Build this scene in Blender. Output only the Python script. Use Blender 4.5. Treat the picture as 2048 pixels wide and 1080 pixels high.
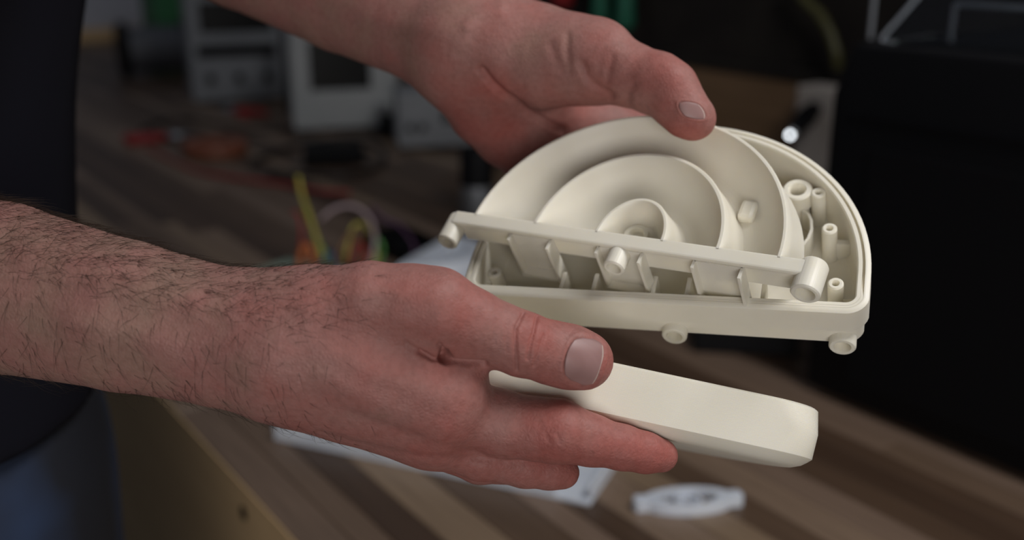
import bpy, bmesh, math, random
import numpy as np
from mathutils import Vector, Matrix

for o in list(bpy.data.objects): bpy.data.objects.remove(o)
scn = bpy.context.scene
col = scn.collection
rnd = random.Random(7)

# ------------------------------------------------------------------ camera, world, lights, exposure
F = 2100.0                       # focal length in pixels of the 2048 px frame
PITCH = math.radians(18.0)
CAM = np.array([0.0, 0.0, 1.35])
CP, SP = math.cos(PITCH), math.sin(PITCH)
cd = bpy.data.cameras.new('camera')
cam = bpy.data.objects.new('camera', cd); col.objects.link(cam)
cam.location = CAM; cam.rotation_euler = (math.pi/2 - PITCH, 0, 0)
cd.sensor_width = 36.0; cd.lens = F/2048*36.0
cd.clip_start = 0.02; cd.clip_end = 40
cd.dof.use_dof = True; cd.dof.focus_distance = 0.395; cd.dof.aperture_fstop = 5.0
scn.camera = cam

w = bpy.data.worlds.new('room_air'); scn.world = w; w.use_nodes = True
bg = w.node_tree.nodes['Background']; bg.inputs[0].default_value = (0.62, 0.70, 0.85, 1); bg.inputs[1].default_value = 0.05

def area(name, loc, target, size, energy, color):
    l = bpy.data.lights.new(name, 'AREA'); l.shape = 'DISK'; l.size = size; l.energy = energy; l.color = color
    o = bpy.data.objects.new(name, l); col.objects.link(o); o.location = loc
    o.rotation_euler = (Vector(target)-Vector(loc)).to_track_quat('-Z', 'Y').to_euler(); return o
area('softbox_lamp', (0.62, 0.30, 2.15), (0.04, 0.42, 1.15), 0.55, 9.5, (1.0, 0.985, 0.97))
area('front_fill', (0.10, -1.40, 1.25), (-0.1, 0.5, 1.05), 1.0, 13.5, (1.0, 0.965, 0.93))  # added fill from behind the camera for front faces, not a lamp of the room
area('ceiling_lamp', (-0.9, 2.2, 2.75), (-0.9, 2.4, 0.9), 1.0, 2.6, (0.86, 0.92, 1.0))
vs = scn.view_settings
vs.view_transform = 'Standard'; vs.look = 'None'; vs.gamma = 1.0; vs.exposure = 0.0; vs.use_curve_mapping = False

# ------------------------------------------------------------------ coordinates
def cw(p):                       # camera coords (x right, y up, z away) -> world
    p = np.asarray(p, float)
    return np.stack([p[..., 0], p[..., 1]*SP + p[..., 2]*CP, p[..., 1]*CP - p[..., 2]*SP], -1) + CAM
def px(x, y, z): return np.array([(x-1024)/F*z, (540-y)/F*z, z])      # direction of a pixel at a depth, camera coords
BH = 0.90                        # bench height
E0 = np.array([-0.168, 0.709]); ES = np.array([-0.577, 0.8167]); ED = np.array([0.8167, 0.577])
BROT = math.atan2(ES[1], ES[0])  # bench local x = along the bench (s), local y = -d
def bp(s, d, z=0.0):
    q = E0 + s*ES + d*ED; return np.array([q[0], q[1], BH+z])
def ray(x, y): return cw(px(x, y, 1.0)) - CAM
def on_bench(x, y, z=0.0):       # where a pixel's ray meets the bench top: (s, d)
    r = ray(x, y); t = (BH+z-CAM[2])/r[2]; q = CAM[:2]+r[:2]*t - E0
    return float(q@ES), float(q@ED)
def on_plane_d(x, y, d):         # ... meets the upright plane at distance d from the bench front: (s, z)
    r = ray(x, y); t = (d - (CAM[:2]-E0)@ED)/(r[:2]@ED); p = CAM+r*t
    return float((p[:2]-E0)@ES), float(p[2]-BH)
def on_plane_s(x, y, s):
    r = ray(x, y); t = (s - (CAM[:2]-E0)@ES)/(r[:2]@ES); p = CAM+r*t
    return float((p[:2]-E0)@ED), float(p[2]-BH)

# ------------------------------------------------------------------ object helpers
def tag(o, label=None, cat=None, group=None, kind=None):
    if label: o['label'] = label
    if cat: o['category'] = cat
    if group: o['group'] = group
    if kind: o['kind'] = kind
    return o
def link(name, me, mat=None, parent=None, smooth=False):
    o = bpy.data.objects.new(name, me); col.objects.link(o)
    if mat: me.materials.append(mat) if not me.materials else None
    if parent is not None: o.parent = parent
    if smooth: me.polygons.foreach_set('use_smooth', np.ones(len(me.polygons), bool))
    return o
def empty(name, loc=(0, 0, 0), rz=0.0, M=None):
    o = bpy.data.objects.new(name, None); col.objects.link(o); o.empty_display_size = 0.02
    if M is not None: o.matrix_world = M
    else: o.location = loc; o.rotation_euler = (0, 0, rz)
    return o
def mesh_np(name, V, Q):         # all-quad mesh from arrays
    me = bpy.data.meshes.new(name); V = np.asarray(V, np.float32); Q = np.asarray(Q, np.int32)
    me.vertices.add(len(V)); me.vertices.foreach_set('co', V.ravel())
    k = Q.shape[1]
    me.loops.add(Q.size); me.loops.foreach_set('vertex_index', Q.ravel())
    me.polygons.add(len(Q)); me.polygons.foreach_set('loop_start', np.arange(0, Q.size, k, dtype=np.int32))
    me.update(calc_edges=True); me.validate(); return me
class MB:                        # collects shapes into ONE mesh
    def __init__(s): s.bm = bmesh.new()
    def box(s, x0, x1, y0, y1, z0, z1, bev=0.0, seg=2):
        m = Matrix.Translation(((x0+x1)/2, (y0+y1)/2, (z0+z1)/2)) @ Matrix.Diagonal((abs(x1-x0), abs(y1-y0), abs(z1-z0), 1))
        r = bmesh.ops.create_cube(s.bm, size=1, matrix=m)
        if bev:
            es = list({e for v in r['verts'] for e in v.link_edges})
            bmesh.ops.bevel(s.bm, geom=es, offset=bev, segments=seg, profile=0.5, affect='EDGES')
        return s
    def tube(s, pts, rad, n=10, cap=True):      # round tube along points; rad scalar or list
        P = [Vector(p) for p in pts]; R = rad if hasattr(rad, '__len__') else [rad]*len(P)
        rings = []; up = None
        for i, p in enumerate(P):
            t = (P[min(i+1, len(P)-1)]-P[max(i-1, 0)]).normalized()
            if up is None: up = t.orthogonal().normalized()
            up = (up - t*up.dot(t)).normalized(); sd = t.cross(up)
            rings.append([s.bm.verts.new(p+(up*math.cos(2*math.pi*k/n)+sd*math.sin(2*math.pi*k/n))*R[i]) for k in range(n)])
        for a, b in zip(rings, rings[1:]):
            for k in range(n): s.bm.faces.new((a[k], a[(k+1) % n], b[(k+1) % n], b[k]))
        if cap:
            s.bm.faces.new(rings[0][::-1]); s.bm.faces.new(rings[-1])
        return s
    def lathe(s, prof, M=Matrix.Identity(4), n=24):   # prof [(r,z)...] revolved on z; closed profile when first == last
        rings = []
        for r, z in prof:
            rings.append([s.bm.verts.new(M @ Vector((r*math.cos(2*math.pi*k/n), r*math.sin(2*math.pi*k/n), z))) for k in range(n)])
        for a, b in zip(rings, rings[1:]):
            for k in range(n): s.bm.faces.new((a[k], a[(k+1) % n], b[(k+1) % n], b[k]))
        return s
    def prism(s, poly, z0, z1, M=Matrix.Identity(4)):
        a = [s.bm.verts.new(M @ Vector((x, y, z0))) for x, y in poly]; b = [s.bm.verts.new(M @ Vector((x, y, z1))) for x, y in poly]
        n = len(a)
        for k in range(n): s.bm.faces.new((a[k], a[(k+1) % n], b[(k+1) % n], b[k]))
        s.bm.faces.new(a[::-1]); s.bm.faces.new(b); return s
    def rings(s, R, close=True):              # list of rings (lists of points) -> skin; ring itself open
        vr = [[s.bm.verts.new(Vector(p)) for p in r] for r in R]
        for a, b in zip(vr, vr[1:]):
            m = len(a)
            for k in range(m if close else m-1): s.bm.faces.new((a[k], a[(k+1) % m], b[(k+1) % m], b[k]))
        return vr
    def build(s, name, mat=None, parent=None, smooth=False, angle=None):
        bmesh.ops.remove_doubles(s.bm, verts=s.bm.verts, dist=1e-6)
        bmesh.ops.recalc_face_normals(s.bm, faces=s.bm.faces)
        me = bpy.data.meshes.new(name); s.bm.to_mesh(me); s.bm.free()
        o = link(name, me, mat, parent, smooth or angle is not None)
        if angle is not None: me.set_sharp_from_angle(angle=math.radians(angle))
        return o

# ------------------------------------------------------------------ materials
def mat(name, color, rough=0.5, **kw):
    m = bpy.data.materials.new(name); m.use_nodes = True; nt = m.node_tree; b = nt.nodes['Principled BSDF']
    b.inputs['Base Color'].default_value = (*color, 1); b.inputs['Roughness'].default_value = rough
    for k, v in kw.items(): b.inputs[k.replace('_', ' ')].default_value = v
    return m
def nodes(m): return m.node_tree, m.node_tree.nodes, m.node_tree.links, m.node_tree.nodes['Principled BSDF']
def noise(m, scale, detail=3, coord='Object', stretch=None):
    nt, N, L, b = nodes(m); tc = N.new('ShaderNodeTexCoord'); n = N.new('ShaderNodeTexNoise')
    n.inputs['Scale'].default_value = scale; n.inputs['Detail'].default_value = detail
    if stretch:
        mp = N.new('ShaderNodeMapping'); mp.inputs['Scale'].default_value = stretch
        L.new(tc.outputs[coord], mp.inputs[0]); L.new(mp.outputs[0], n.inputs[0])
    else: L.new(tc.outputs[coord], n.inputs[0])
    return n
def vary(m, n, c0, c1, lo=0.35, hi=0.65):
    nt, N, L, b = nodes(m); r = N.new('ShaderNodeValToRGB')
    r.color_ramp.elements[0].position = lo; r.color_ramp.elements[0].color = (*c0, 1)
    r.color_ramp.elements[1].position = hi; r.color_ramp.elements[1].color = (*c1, 1)
    L.new(n.outputs[0], r.inputs[0]); L.new(r.outputs[0], b.inputs['Base Color']); return r
def bump(m, n, strength, dist):
    nt, N, L, b = nodes(m); bu = N.new('ShaderNodeBump'); bu.inputs['Strength'].default_value = strength; bu.inputs['Distance'].default_value = dist
    L.new(n.outputs[0], bu.inputs['Height'])
    if b.inputs['Normal'].is_linked: L.new(b.inputs['Normal'].links[0].from_socket, bu.inputs['Normal'])
    L.new(bu.outputs[0], b.inputs['Normal']); return bu

def plastic(name, c0, c1):
    m = mat(name, c0, 0.42); nt, N, L, b = nodes(m)
    b.inputs['Subsurface Weight'].default_value = 0.25; b.inputs['Subsurface Radius'].default_value = (0.004, 0.0035, 0.0022); b.inputs['Subsurface Scale'].default_value = 1.0
    vary(m, noise(m, 40, 2), c0, c1)
    tc = N.new('ShaderNodeTexCoord'); wv = N.new('ShaderNodeTexWave'); wv.bands_direction = 'Z'; wv.inputs['Scale'].default_value = 800; wv.inputs['Distortion'].default_value = 0.4
    L.new(tc.outputs['Object'], wv.inputs[0]); bump(m, wv, 0.12, 0.0002)
    return m
M_CREAM = plastic('ivory_print', (0.81, 0.765, 0.65), (0.85, 0.805, 0.695))
M_WHITE = plastic('white_print', (0.62, 0.66, 0.74), (0.68, 0.72, 0.79))
M_HOLE = mat('inside_hole', (0.45, 0.38, 0.26), 0.7)

def wood_planks():
    m = mat('bench_wood', (0.2, 0.13, 0.08), 0.42); nt, N, L, b = nodes(m)
    oi = N.new('ShaderNodeObjectInfo'); r = N.new('ShaderNodeValToRGB'); cr = r.color_ramp
    cr.elements[0].position = 0; cr.elements[0].color = (0.06, 0.034, 0.021, 1); cr.elements[1].position = 1; cr.elements[1].color = (0.27, 0.19, 0.12, 1)
    for p, c in ((0.3, (0.095, 0.057, 0.036)), (0.55, (0.145, 0.094, 0.062)), (0.8, (0.215, 0.148, 0.11))):
        e = cr.elements.new(p); e.color = (*c, 1)
    L.new(oi.outputs['Random'], r.inputs[0])
    n = noise(m, 9, 5, 'Object', (1.0, 22, 22)); mx = N.new('ShaderNodeMixRGB'); mx.blend_type = 'MULTIPLY'; mx.inputs[0].default_value = 0.7
    g = N.new('ShaderNodeValToRGB'); g.color_ramp.elements[0].position = 0.3; g.color_ramp.elements[0].color = (0.62, 0.58, 0.54, 1); g.color_ramp.elements[1].position = 0.7; g.color_ramp.elements[1].color = (1.1, 1.08, 1.05, 1)
    L.new(n.outputs[0], g.inputs[0]); L.new(r.outputs[0], mx.inputs[1]); L.new(g.outputs[0], mx.inputs[2]); L.new(mx.outputs[0], b.inputs['Base Color'])
    bump(m, n, 0.1, 0.0006); return m
M_WOOD = wood_planks()
M_PANEL = mat('plywood_panel', (0.3, 0.19, 0.09), 0.6); vary(M_PANEL, noise(M_PANEL, 3, 4, 'Object', (1, 1, 8)), (0.70, 0.47, 0.25), (0.76, 0.52, 0.28))
M_SPLASH = mat('brown_board', (0.2, 0.12, 0.06), 0.6); vary(M_SPLASH, noise(M_SPLASH, 4, 4, 'Object', (1, 1, 9)), (0.17, 0.10, 0.05), (0.22, 0.13, 0.07))
M_WALL = mat('pale_wall', (0.5, 0.5, 0.55), 0.9); vary(M_WALL, noise(M_WALL, 6, 2), (0.52, 0.53, 0.60), (0.57, 0.58, 0.64))
M_FLOOR = mat('floor_concrete', (0.1, 0.1, 0.1), 0.8); vary(M_FLOOR, noise(M_FLOOR, 5, 4), (0.07, 0.07, 0.07), (0.11, 0.105, 0.10))
M_BLACK = mat('black_plastic', (0.004, 0.004, 0.005), 0.6, Specular_IOR_Level=0.15); bump(M_BLACK, noise(M_BLACK, 900, 2), 0.05, 0.0004)
M_BLACK_G = mat('gloss_black', (0.004, 0.004, 0.005), 0.25, Specular_IOR_Level=0.25)
M_PEG = mat('shade_dark_pegboard', (0.02, 0.017, 0.015), 0.8, Specular_IOR_Level=0.2); vary(M_PEG, noise(M_PEG, 12, 3), (0.016, 0.013, 0.012), (0.024, 0.02, 0.017))  # near-black base stands in for shadow on the wall
M_GREY = mat('grey_enamel', (0.22, 0.23, 0.25), 0.5); vary(M_GREY, noise(M_GREY, 8, 2), (0.21, 0.22, 0.24), (0.24, 0.25, 0.27))
M_LGREY = mat('pale_enamel', (0.4, 0.41, 0.42), 0.5); vary(M_LGREY, noise(M_LGREY, 8, 2), (0.38, 0.40, 0.41), (0.43, 0.44, 0.45))
M_DGREY = mat('charcoal_winding', (0.1, 0.1, 0.115), 0.5); vary(M_DGREY, noise(M_DGREY, 8, 2), (0.085, 0.087, 0.10), (0.12, 0.122, 0.138))
M_SCREEN = mat('dark_screen', (0.004, 0.004, 0.004), 0.25)
M_BEIGE = mat('beige_enamel', (0.4, 0.35, 0.31), 0.6); vary(M_BEIGE, noise(M_BEIGE, 10, 2), (0.38, 0.34, 0.31), (0.44, 0.39, 0.35))
M_CHROME = mat('chrome', (0.8, 0.8, 0.82), 0.12, Metallic=1.0)
M_ALU = mat('aluminium', (0.33, 0.35, 0.38), 0.45, Metallic=0.8)
def dye(name, c, r=0.5):
    m = mat(name, c, r); vary(m, noise(m, 60, 2), tuple(x*0.88 for x in c), tuple(min(1, x*1.1) for x in c)); return m
M_RED = dye('red_rubber', (0.30, 0.012, 0.015)); M_ORANGE = dye('orange_plastic', (0.50, 0.13, 0.03)); M_GREEN = dye('green_plastic', (0.03, 0.16, 0.06))
M_TEAL = dye('teal_plastic', (0.01, 0.12, 0.07)); M_YELLOW = dye('yellow_wire', (0.42, 0.36, 0.06)); M_GRASS = dye('green_wire', (0.08, 0.26, 0.06)); M_BROWNW = dye('brown_wire', (0.2, 0.09, 0.03))
M_PINKW = dye('grey_pink_wire', (0.4, 0.3, 0.32)); M_OLIVE = dye('olive_cord', (0.07, 0.065, 0.02)); M_LEAD = dye('black_wire', (0.012, 0.012, 0.013)); M_PURPLE = dye('purple_wire', (0.08, 0.03, 0.08))
M_PCB = dye('pale_green_board', (0.33, 0.42, 0.33)); M_BLUEW = dye('blue_wire', (0.03, 0.08, 0.2)); M_COPPER = dye('copper_film', (0.24, 0.075, 0.04))
M_CLEAR = mat('clear_acrylic', (0.9, 0.93, 0.97), 0.03, Transmission_Weight=1.0, IOR=1.45)
M_LED = mat('led_glow', (1, 1, 1), 0.3); nodes(M_LED)[3].inputs['Emission Color'].default_value = (0.9, 0.95, 1, 1); nodes(M_LED)[3].inputs['Emission Strength'].default_value = 6.0
M_SHIRT = mat('navy_black_cotton', (0.006, 0.006, 0.010), 0.95, Specular_IOR_Level=0.1); bump(M_SHIRT, noise(M_SHIRT, 700, 2), 0.3, 0.0005)
M_JEANS = mat('blue_denim', (0.02, 0.03, 0.07), 0.85); vary(M_JEANS, noise(M_JEANS, 7, 3), (0.008, 0.010, 0.018), (0.022, 0.045, 0.11), 0.40, 0.62); bump(M_JEANS, noise(M_JEANS, 900, 2), 0.3, 0.0005)
M_SHOE = dye('shoe_leather', (0.02, 0.018, 0.016)); M_HAIR = dye('brown_hair', (0.035, 0.02, 0.012), 0.6)
M_EYEW = mat('eye_white', (0.8, 0.78, 0.75), 0.2); M_IRIS = mat('eye_iris', (0.05, 0.03, 0.02), 0.2)
M_NAIL = mat('fingernail', (0.56, 0.40, 0.38), 0.46); vary(M_NAIL, noise(M_NAIL, 60, 2, 'Object', (1, 6, 1)), (0.29, 0.16, 0.15), (0.33, 0.19, 0.18)); nodes(M_NAIL)[3].inputs['Subsurface Weight'].default_value = 0.2; nodes(M_NAIL)[3].inputs['Subsurface Radius'].default_value = (0.004, 0.002, 0.001); nodes(M_NAIL)[3].inputs['Subsurface Scale'].default_value = 1
M_NAILTIP = mat('nail_edge', (0.50, 0.38, 0.34), 0.5)
def skin_mat():
    m = mat('skin', (0.5, 0.28, 0.22), 0.58); nt, N, L, b = nodes(m)
    b.inputs['Subsurface Weight'].default_value = 0.2; b.inputs['Subsurface Radius'].default_value = (0.006, 0.0022, 0.0012); b.inputs['Subsurface Scale'].default_value = 0.8
    b.inputs['Specular IOR Level'].default_value = 0.32
    at = N.new('ShaderNodeAttribute'); at.attribute_name = 'red'
    n1 = noise(m, 55, 4); ad = N.new('ShaderNodeMath'); ad.operation = 'MULTIPLY_ADD'; ad.inputs[1].default_value = 1.3; ad.inputs[2].default_value = -0.65
    L.new(n1.outputs[0], ad.inputs[0]); sm = N.new('ShaderNodeMath'); sm.operation = 'ADD'; L.new(ad.outputs[0], sm.inputs[0]); L.new(at.outputs['Fac'], sm.inputs[1])
    r = N.new('ShaderNodeValToRGB'); cr = r.color_ramp
    cr.elements[0].position = 0.0; cr.elements[0].color = (0.305, 0.183, 0.145, 1); cr.elements[1].position = 1.0; cr.elements[1].color = (0.35, 0.112, 0.095, 1)
    e = cr.elements.new(0.45); e.color = (0.33, 0.158, 0.138, 1)
    L.new(sm.outputs[0], r.inputs[0])
    n2 = noise(m, 420, 3); g = N.new('ShaderNodeValToRGB'); g.color_ramp.elements[0].position = 0.25; g.color_ramp.elements[0].color = (0.82, 0.78, 0.76, 1); g.color_ramp.elements[1].position = 0.6; g.color_ramp.elements[1].color = (1.03, 1.02, 1.02, 1)
    mx = N.new('ShaderNodeMixRGB'); mx.blend_type = 'MULTIPLY'; mx.inputs[0].default_value = 0.8; L.new(n2.outputs[0], g.inputs[0]); L.new(r.outputs[0], mx.inputs[1]); L.new(g.outputs[0], mx.inputs[2]); L.new(mx.outputs[0], b.inputs['Base Color'])
    tc = N.new('ShaderNodeTexCoord'); v = N.new('ShaderNodeTexVoronoi'); v.feature = 'DISTANCE_TO_EDGE'; v.inputs['Scale'].default_value = 620
    L.new(tc.outputs['Object'], v.inputs[0]); bump(m, v, 0.45, 0.0005); bump(m, noise(m, 170, 5), 0.25, 0.0010)
    return m
M_SKIN = skin_mat()

# ------------------------------------------------------------------ the room
def struct(o): o['kind'] = 'structure'; return o
WB = empty('workbench', (*bp(0, 0), ), BROT)      # placed at the bench's front edge; local x along the bench, local y = -d
WB.location.z = 0.0
tag(WB, 'long workbench of joined brown wood staves with a tan plywood front', 'workbench')
BD, S0, S1 = 1.12, -1.3, 4.0
struct(MB().box(-3.5, 4.5, -2.2, 6.5, -0.05, 0.0).build('floor', M_FLOOR))
def bench_box(name, s0, s1, d0, d1, z0, z1, m, parent=None, bev=0.0, base=BH):
    """box in bench coordinates, as an object that stands at its own base"""
    me = MB().box(-(s1-s0)/2, (s1-s0)/2, -(d1-d0)/2, (d1-d0)/2, 0, z1-z0, bev)
    o = me.build(name, m, parent)
    q = bp((s0+s1)/2, (d0+d1)/2, 0); o.location = (q[0], q[1], base+z0); o.rotation_euler = (0, 0, BROT); return o
struct(bench_box('wall_back', S0-1.0, S1+0.1, BD+0.03, BD+0.13, 0, 2.8, M_WALL, base=0))
struct(bench_box('wall_end', S1+0.001, S1+0.1, -2.2, BD+0.03, 0, 2.8, M_WALL, base=0))
SPL = on_plane_d(1490, 150, BD+0.004)[1]
struct(bench_box('trim_1', S0, S1-0.001, BD+0.004, BD+0.03, BH-0.05, BH+SPL, M_SPLASH, base=0))
struct(bench_box('trim_2', S1-0.026, S1, 0.0, BD+0.004, BH+0.002, BH+0.055, M_PANEL, base=0))
# bench planks: each stave its own piece, joints chamfered
def stave(L, W, T, c=0.0009):
    V = []; 
    for z, i in ((-T, 0), (-c, 0), (0, c)):
        V += [(-L/2+i, -W/2+i, z), (L/2-i, -W/2+i, z), (L/2-i, W/2-i, z), (-L/2+i, W/2-i, z)]
    Fc = [(3, 2, 1, 0), (8, 9, 10, 11)]
    for r in (0, 4):
        for k in range(4): Fc.append((r+k, r+(k+1) % 4, r+4+(k+1) % 4, r+4+k))
    me = bpy.data.meshes.new('plank'); me.from_pydata(V, [], Fc); me.update(); return me
d = 0.0; cache = {}
while d < BD-0.01:
    W = rnd.choice((0.026, 0.032, 0.036, 0.042, 0.032)); W = min(W, BD-d)
    s = S0 - rnd.random()*0.5
    while s < S1:
        Ln = rnd.choice((0.75, 0.9, 1.1, 1.3)); e = min(s+Ln, S1-0.001)
        if e > S0 and e-max(s, S0) > 0.03:
            a = max(s, S0); key = (round(e-a, 3), W)
            me = cache.get(key) or cache.setdefault(key, stave(e-a-0.0004, W-0.0004, 0.036))
            o = link('plank', me, M_WOOD, WB); o.location = ((a+e)/2, -(d+W/2), BH - rnd.random()*0.0003)
        s += Ln
    d += W
def wb_box(name, s0, s1, d0, d1, z0, z1, m, bev=0.0, parent=None):
    return MB().box(s0, s1, -d1, -d0, z0, z1, bev).build(name, m, parent if parent is not None else WB)
fp = wb_box('front_panel', S0, S1-0.001, 0.0, 0.018, 0.09, BH-0.037, M_PANEL)
wb_box('edge_band', S0, S1-0.001, -0.0014, -0.0002, 0.60, BH-0.0012, M_PANEL)
wb_box('back_panel', S0, S1-0.001, BD-0.02, BD, 0.0, BH-0.037, M_PANEL)
for i, s in enumerate((S0+0.02, 0.4, 2.2, S1-0.05)): wb_box('support', s, s+0.03, 0.0185, BD-0.021, 0.0, BH-0.037, M_PANEL)
wb_box('plinth', S0+0.051, S1-0.06, 0.04, 0.058, 0.0, 0.089, M_BLACK)
hs, hz = on_plane_d(488, 1026, -0.0014)
MB().lathe([(0.0001, 0.0), (0.0042, 0.0), (0.0055, 0.0012), (0.0062, 0.0012), (0.0066, 0.0)], Matrix.Translation((hs, 0.0015, BH+hz)) @ Matrix.Rotation(-math.pi/2, 4, 'X'), 20).build('bolt_socket', M_BLACK, fp)

# pegboard with hanging tools; deep shade on the back wall put into its colour
pb = empty('pegboard', bp(0.8, BD+0.03, SPL+0.022), BROT)
tag(pb, 'pegboard panel with wall shade put into its dark colour, above the brown board', 'pegboard')
peg_s = (-1.2, 2.3)
MB().box(peg_s[0]-0.8, peg_s[1]-0.8, 0.002, 0.02, 0, 1.1, 0.002).build('board', M_PEG, pb)
MB().box(peg_s[0]-0.8, peg_s[1]-0.8, 0.0205, 0.03, -0.02, 0.0, 0.002).build('rail', M_PEG, pb)
def hang_tool(x0, x1, y0, y1, m, label, cat):
    s0, z0 = on_plane_d((x0+x1)/2, y1, BD-0.02); s1, _ = on_plane_d(x0, y1, BD-0.02); s2, _ = on_plane_d(x1, y1, BD-0.02)
    r = abs(s1-s2)/2*0.8; t = empty('hanging_tool', bp(s0, BD-0.003-r, z0), BROT); tag(t, label, cat, 'tools hanging on the pegboard')
    MB().lathe([(0.0001, 0), (r*0.8, 0.002), (r, 0.012), (r*0.85, 0.05), (r, 0.10), (r*0.7, 0.125), (0.0001, 0.128)], n=14).build('handle', m, t, angle=50)
    MB().tube([(0, 0, 0.125), (0, 0, 0.24)], 0.003, 8).build('shaft', M_ALU, t)
hang_tool(1186, 1216, 0, 46, M_TEAL, 'dark teal screwdriver handle hanging on the pegboard', 'screwdriver')
hang_tool(1234, 1268, 0, 58, M_TEAL, 'longer green screwdriver handle hanging on the pegboard', 'screwdriver')
hang_tool(1112, 1146, 0, 12, M_RED, 'red screwdriver handle hanging on the pegboard', 'screwdriver')

# ------------------------------------------------------------------ background things on the bench
def stand(name, x, y, label, cat, group=None):
    s, d = on_bench(x, y); t = empty(name, bp(s, d), BROT); tag(t, label, cat, group); return t, s, d
def scale_at(x, y):              # metres per pixel where a pixel meets the bench
    s, d = on_bench(x, y); p = bp(s, d)-CAM; return (p[1]*CP - p[2]*SP)/F
# framed instrument with a dark display, facing the room (its front looks along -d)
def instrument(name, x0, x1, ybot, htop, depth, body, label, scr, extra=None):
    s0, d0 = on_bench((x0+x1)/2, ybot); k = scale_at((x0+x1)/2, ybot)
    p = bp(s0, d0); ang = math.atan2(p[1], p[0])-math.pi/2            # turned to look towards the room
    W = (x1-x0)*k; H = htop*k
    t = empty(name, p, ang+0.12); tag(t, label, 'instrument')
    MB().box(-W/2, W/2, 0.012, depth, 0.008, H, 0.006).build('body', body, t)
    fr = MB(); u0, u1, v0, v1 = [q for q in scr]; a0, a1, b0, b1 = -W/2+u0*W, -W/2+u1*W, v0*H, v1*H
    fr.box(-W/2, W/2, 0, 0.012, 0.008, b0, 0.002); fr.box(-W/2, W/2, 0, 0.012, b1, H, 0.002); fr.box(-W/2, a0, 0, 0.012, b0, b1, 0.002); fr.box(a1, W/2, 0, 0.012, b0, b1, 0.002)
    fr.build('front_frame', body, t)
    MB().box(a0, a1, 0.008, 0.0125, b0, b1).build('display', M_SCREEN, t)
    for sx in (-1, 1):
        for yy in (0.03, depth-0.03): MB().lathe([(0.0001, 0), (0.012, 0), (0.014, 0.008), (0.0001, 0.008)], Matrix.Translation((sx*(W/2-0.025), yy, 0)), 12).build('foot', M_BLACK, t)
    return t, W, H
t, W, H = instrument('bench_meter', 392, 572, 205, 228, 0.16, M_GREY, 'grey bench instrument with a dark upper display beside the spool', (0.13, 0.90, 0.60, 0.86))
for i, u in enumerate((-0.3, 0.0, 0.3)): MB().lathe([(0.0001, 0), (0.012, 0), (0.011, 0.012), (0.0001, 0.013)], Matrix.Translation((u*W, -0.0, 0.22*H)) @ Matrix.Rotation(math.pi/2, 4, 'X'), 14).build('knob', M_BLACK, t)
MB().box(-W*0.42, W*0.42, -0.002, 0.0, H*0.40, H*0.50).build('label_strip', M_BLACK, t)
t, W, H = instrument('screen_unit', 592, 800, 262, 195, 0.12, M_LGREY, 'pale framed monitor with a black screen on the bench', (0.17, 0.74, 0.42, 0.92))
for u in (0.30, 0.38): MB().lathe([(0.0001, 0), (0.008, 0), (0.007, 0.01), (0.0001, 0.011)], Matrix.Translation((u*W, 0, 0.25*H)) @ Matrix.Rotation(math.pi/2, 4, 'X'), 12).build('knob', M_GREY, t)
t, W, H = instrument('power_unit', 798, 960, 300, 118, 0.12, M_GREY, 'low grey power unit standing next to the pale monitor', (0.55, 0.9, 0.45, 0.85))
for u in (-0.35, -0.2): MB().lathe([(0.0001, 0), (0.008, 0), (0.007, 0.012), (0.0001, 0.013)], Matrix.Translation((u*W, 0, 0.4*H)) @ Matrix.Rotation(math.pi/2, 4, 'X'), 12).build('terminal', M_BLACK, t)
# black case standing between the two instruments
t, s, d = stand('black_case', 581, 228, 'narrow black upright case between the grey instrument and the monitor', 'case'); k = scale_at(581, 228)
a = math.atan2(bp(s, d)[1], bp(s, d)[0])-math.pi/2; t.rotation_euler = (0, 0, a)
MB().box(-9*k, 9*k, 0.0, 0.10, 0, 165*k, 0.006).build('body', M_BLACK, t); MB().box(-6*k, 6*k, -0.004, 0, 20*k, 150*k, 0.001).build('front_plate', M_BLACK_G, t)
# spool lying on its side with something green on it
k = scale_at(318, 152); t, s, d = stand('filament_spool', 318, 152, 'dark spool lying on its side with a grey wound barrel', 'spool')
R = 54*k; ax = math.radians(28)
Mx = Matrix.Translation((0, 0, R)) @ Matrix.Rotation(ax-BROT, 4, 'Z') @ Matrix.Rotation(math.pi/2, 4, 'Y')
for q, z in enumerate((-62*k, 58*k)): MB().lathe([(0.018, z-0.012), (R*0.97, z-0.012), (R, z-0.008), (R, z+0.010), (0.018, z+0.010), (0.018, z-0.012)], Mx, 40).build('flange', M_BLACK, t, angle=40)
MB().lathe([(R*0.80, -62*k+.010), (R*0.82, -20*k), (R*0.82, 20*k), (R*0.80, 58*k-.012)], Mx, 40).build('winding', M_DGREY, t, smooth=True)
MB().lathe([(0.018, -62*k), (0.018, 58*k), (0.022, 58*k), (0.022, -62*k), (0.018, -62*k)], Mx, 24).build('hub', M_BLACK, t, angle=40)
p0 = bp(s, d)
gs, gd = on_bench(368, 120); g = empty('green_box', bp(gs, gd-0.06), BROT); tag(g, 'green lidded box behind the dark spool', 'box')
MB().box(-0.08, 0.08, -0.05, 0.05, 0, 0.26, 0.006).build('body', M_GREEN, g); MB().box(-0.083, 0.083, -0.053, 0.053, 0.2601, 0.275, 0.004).build('lid', M_GRASS, g)
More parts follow.
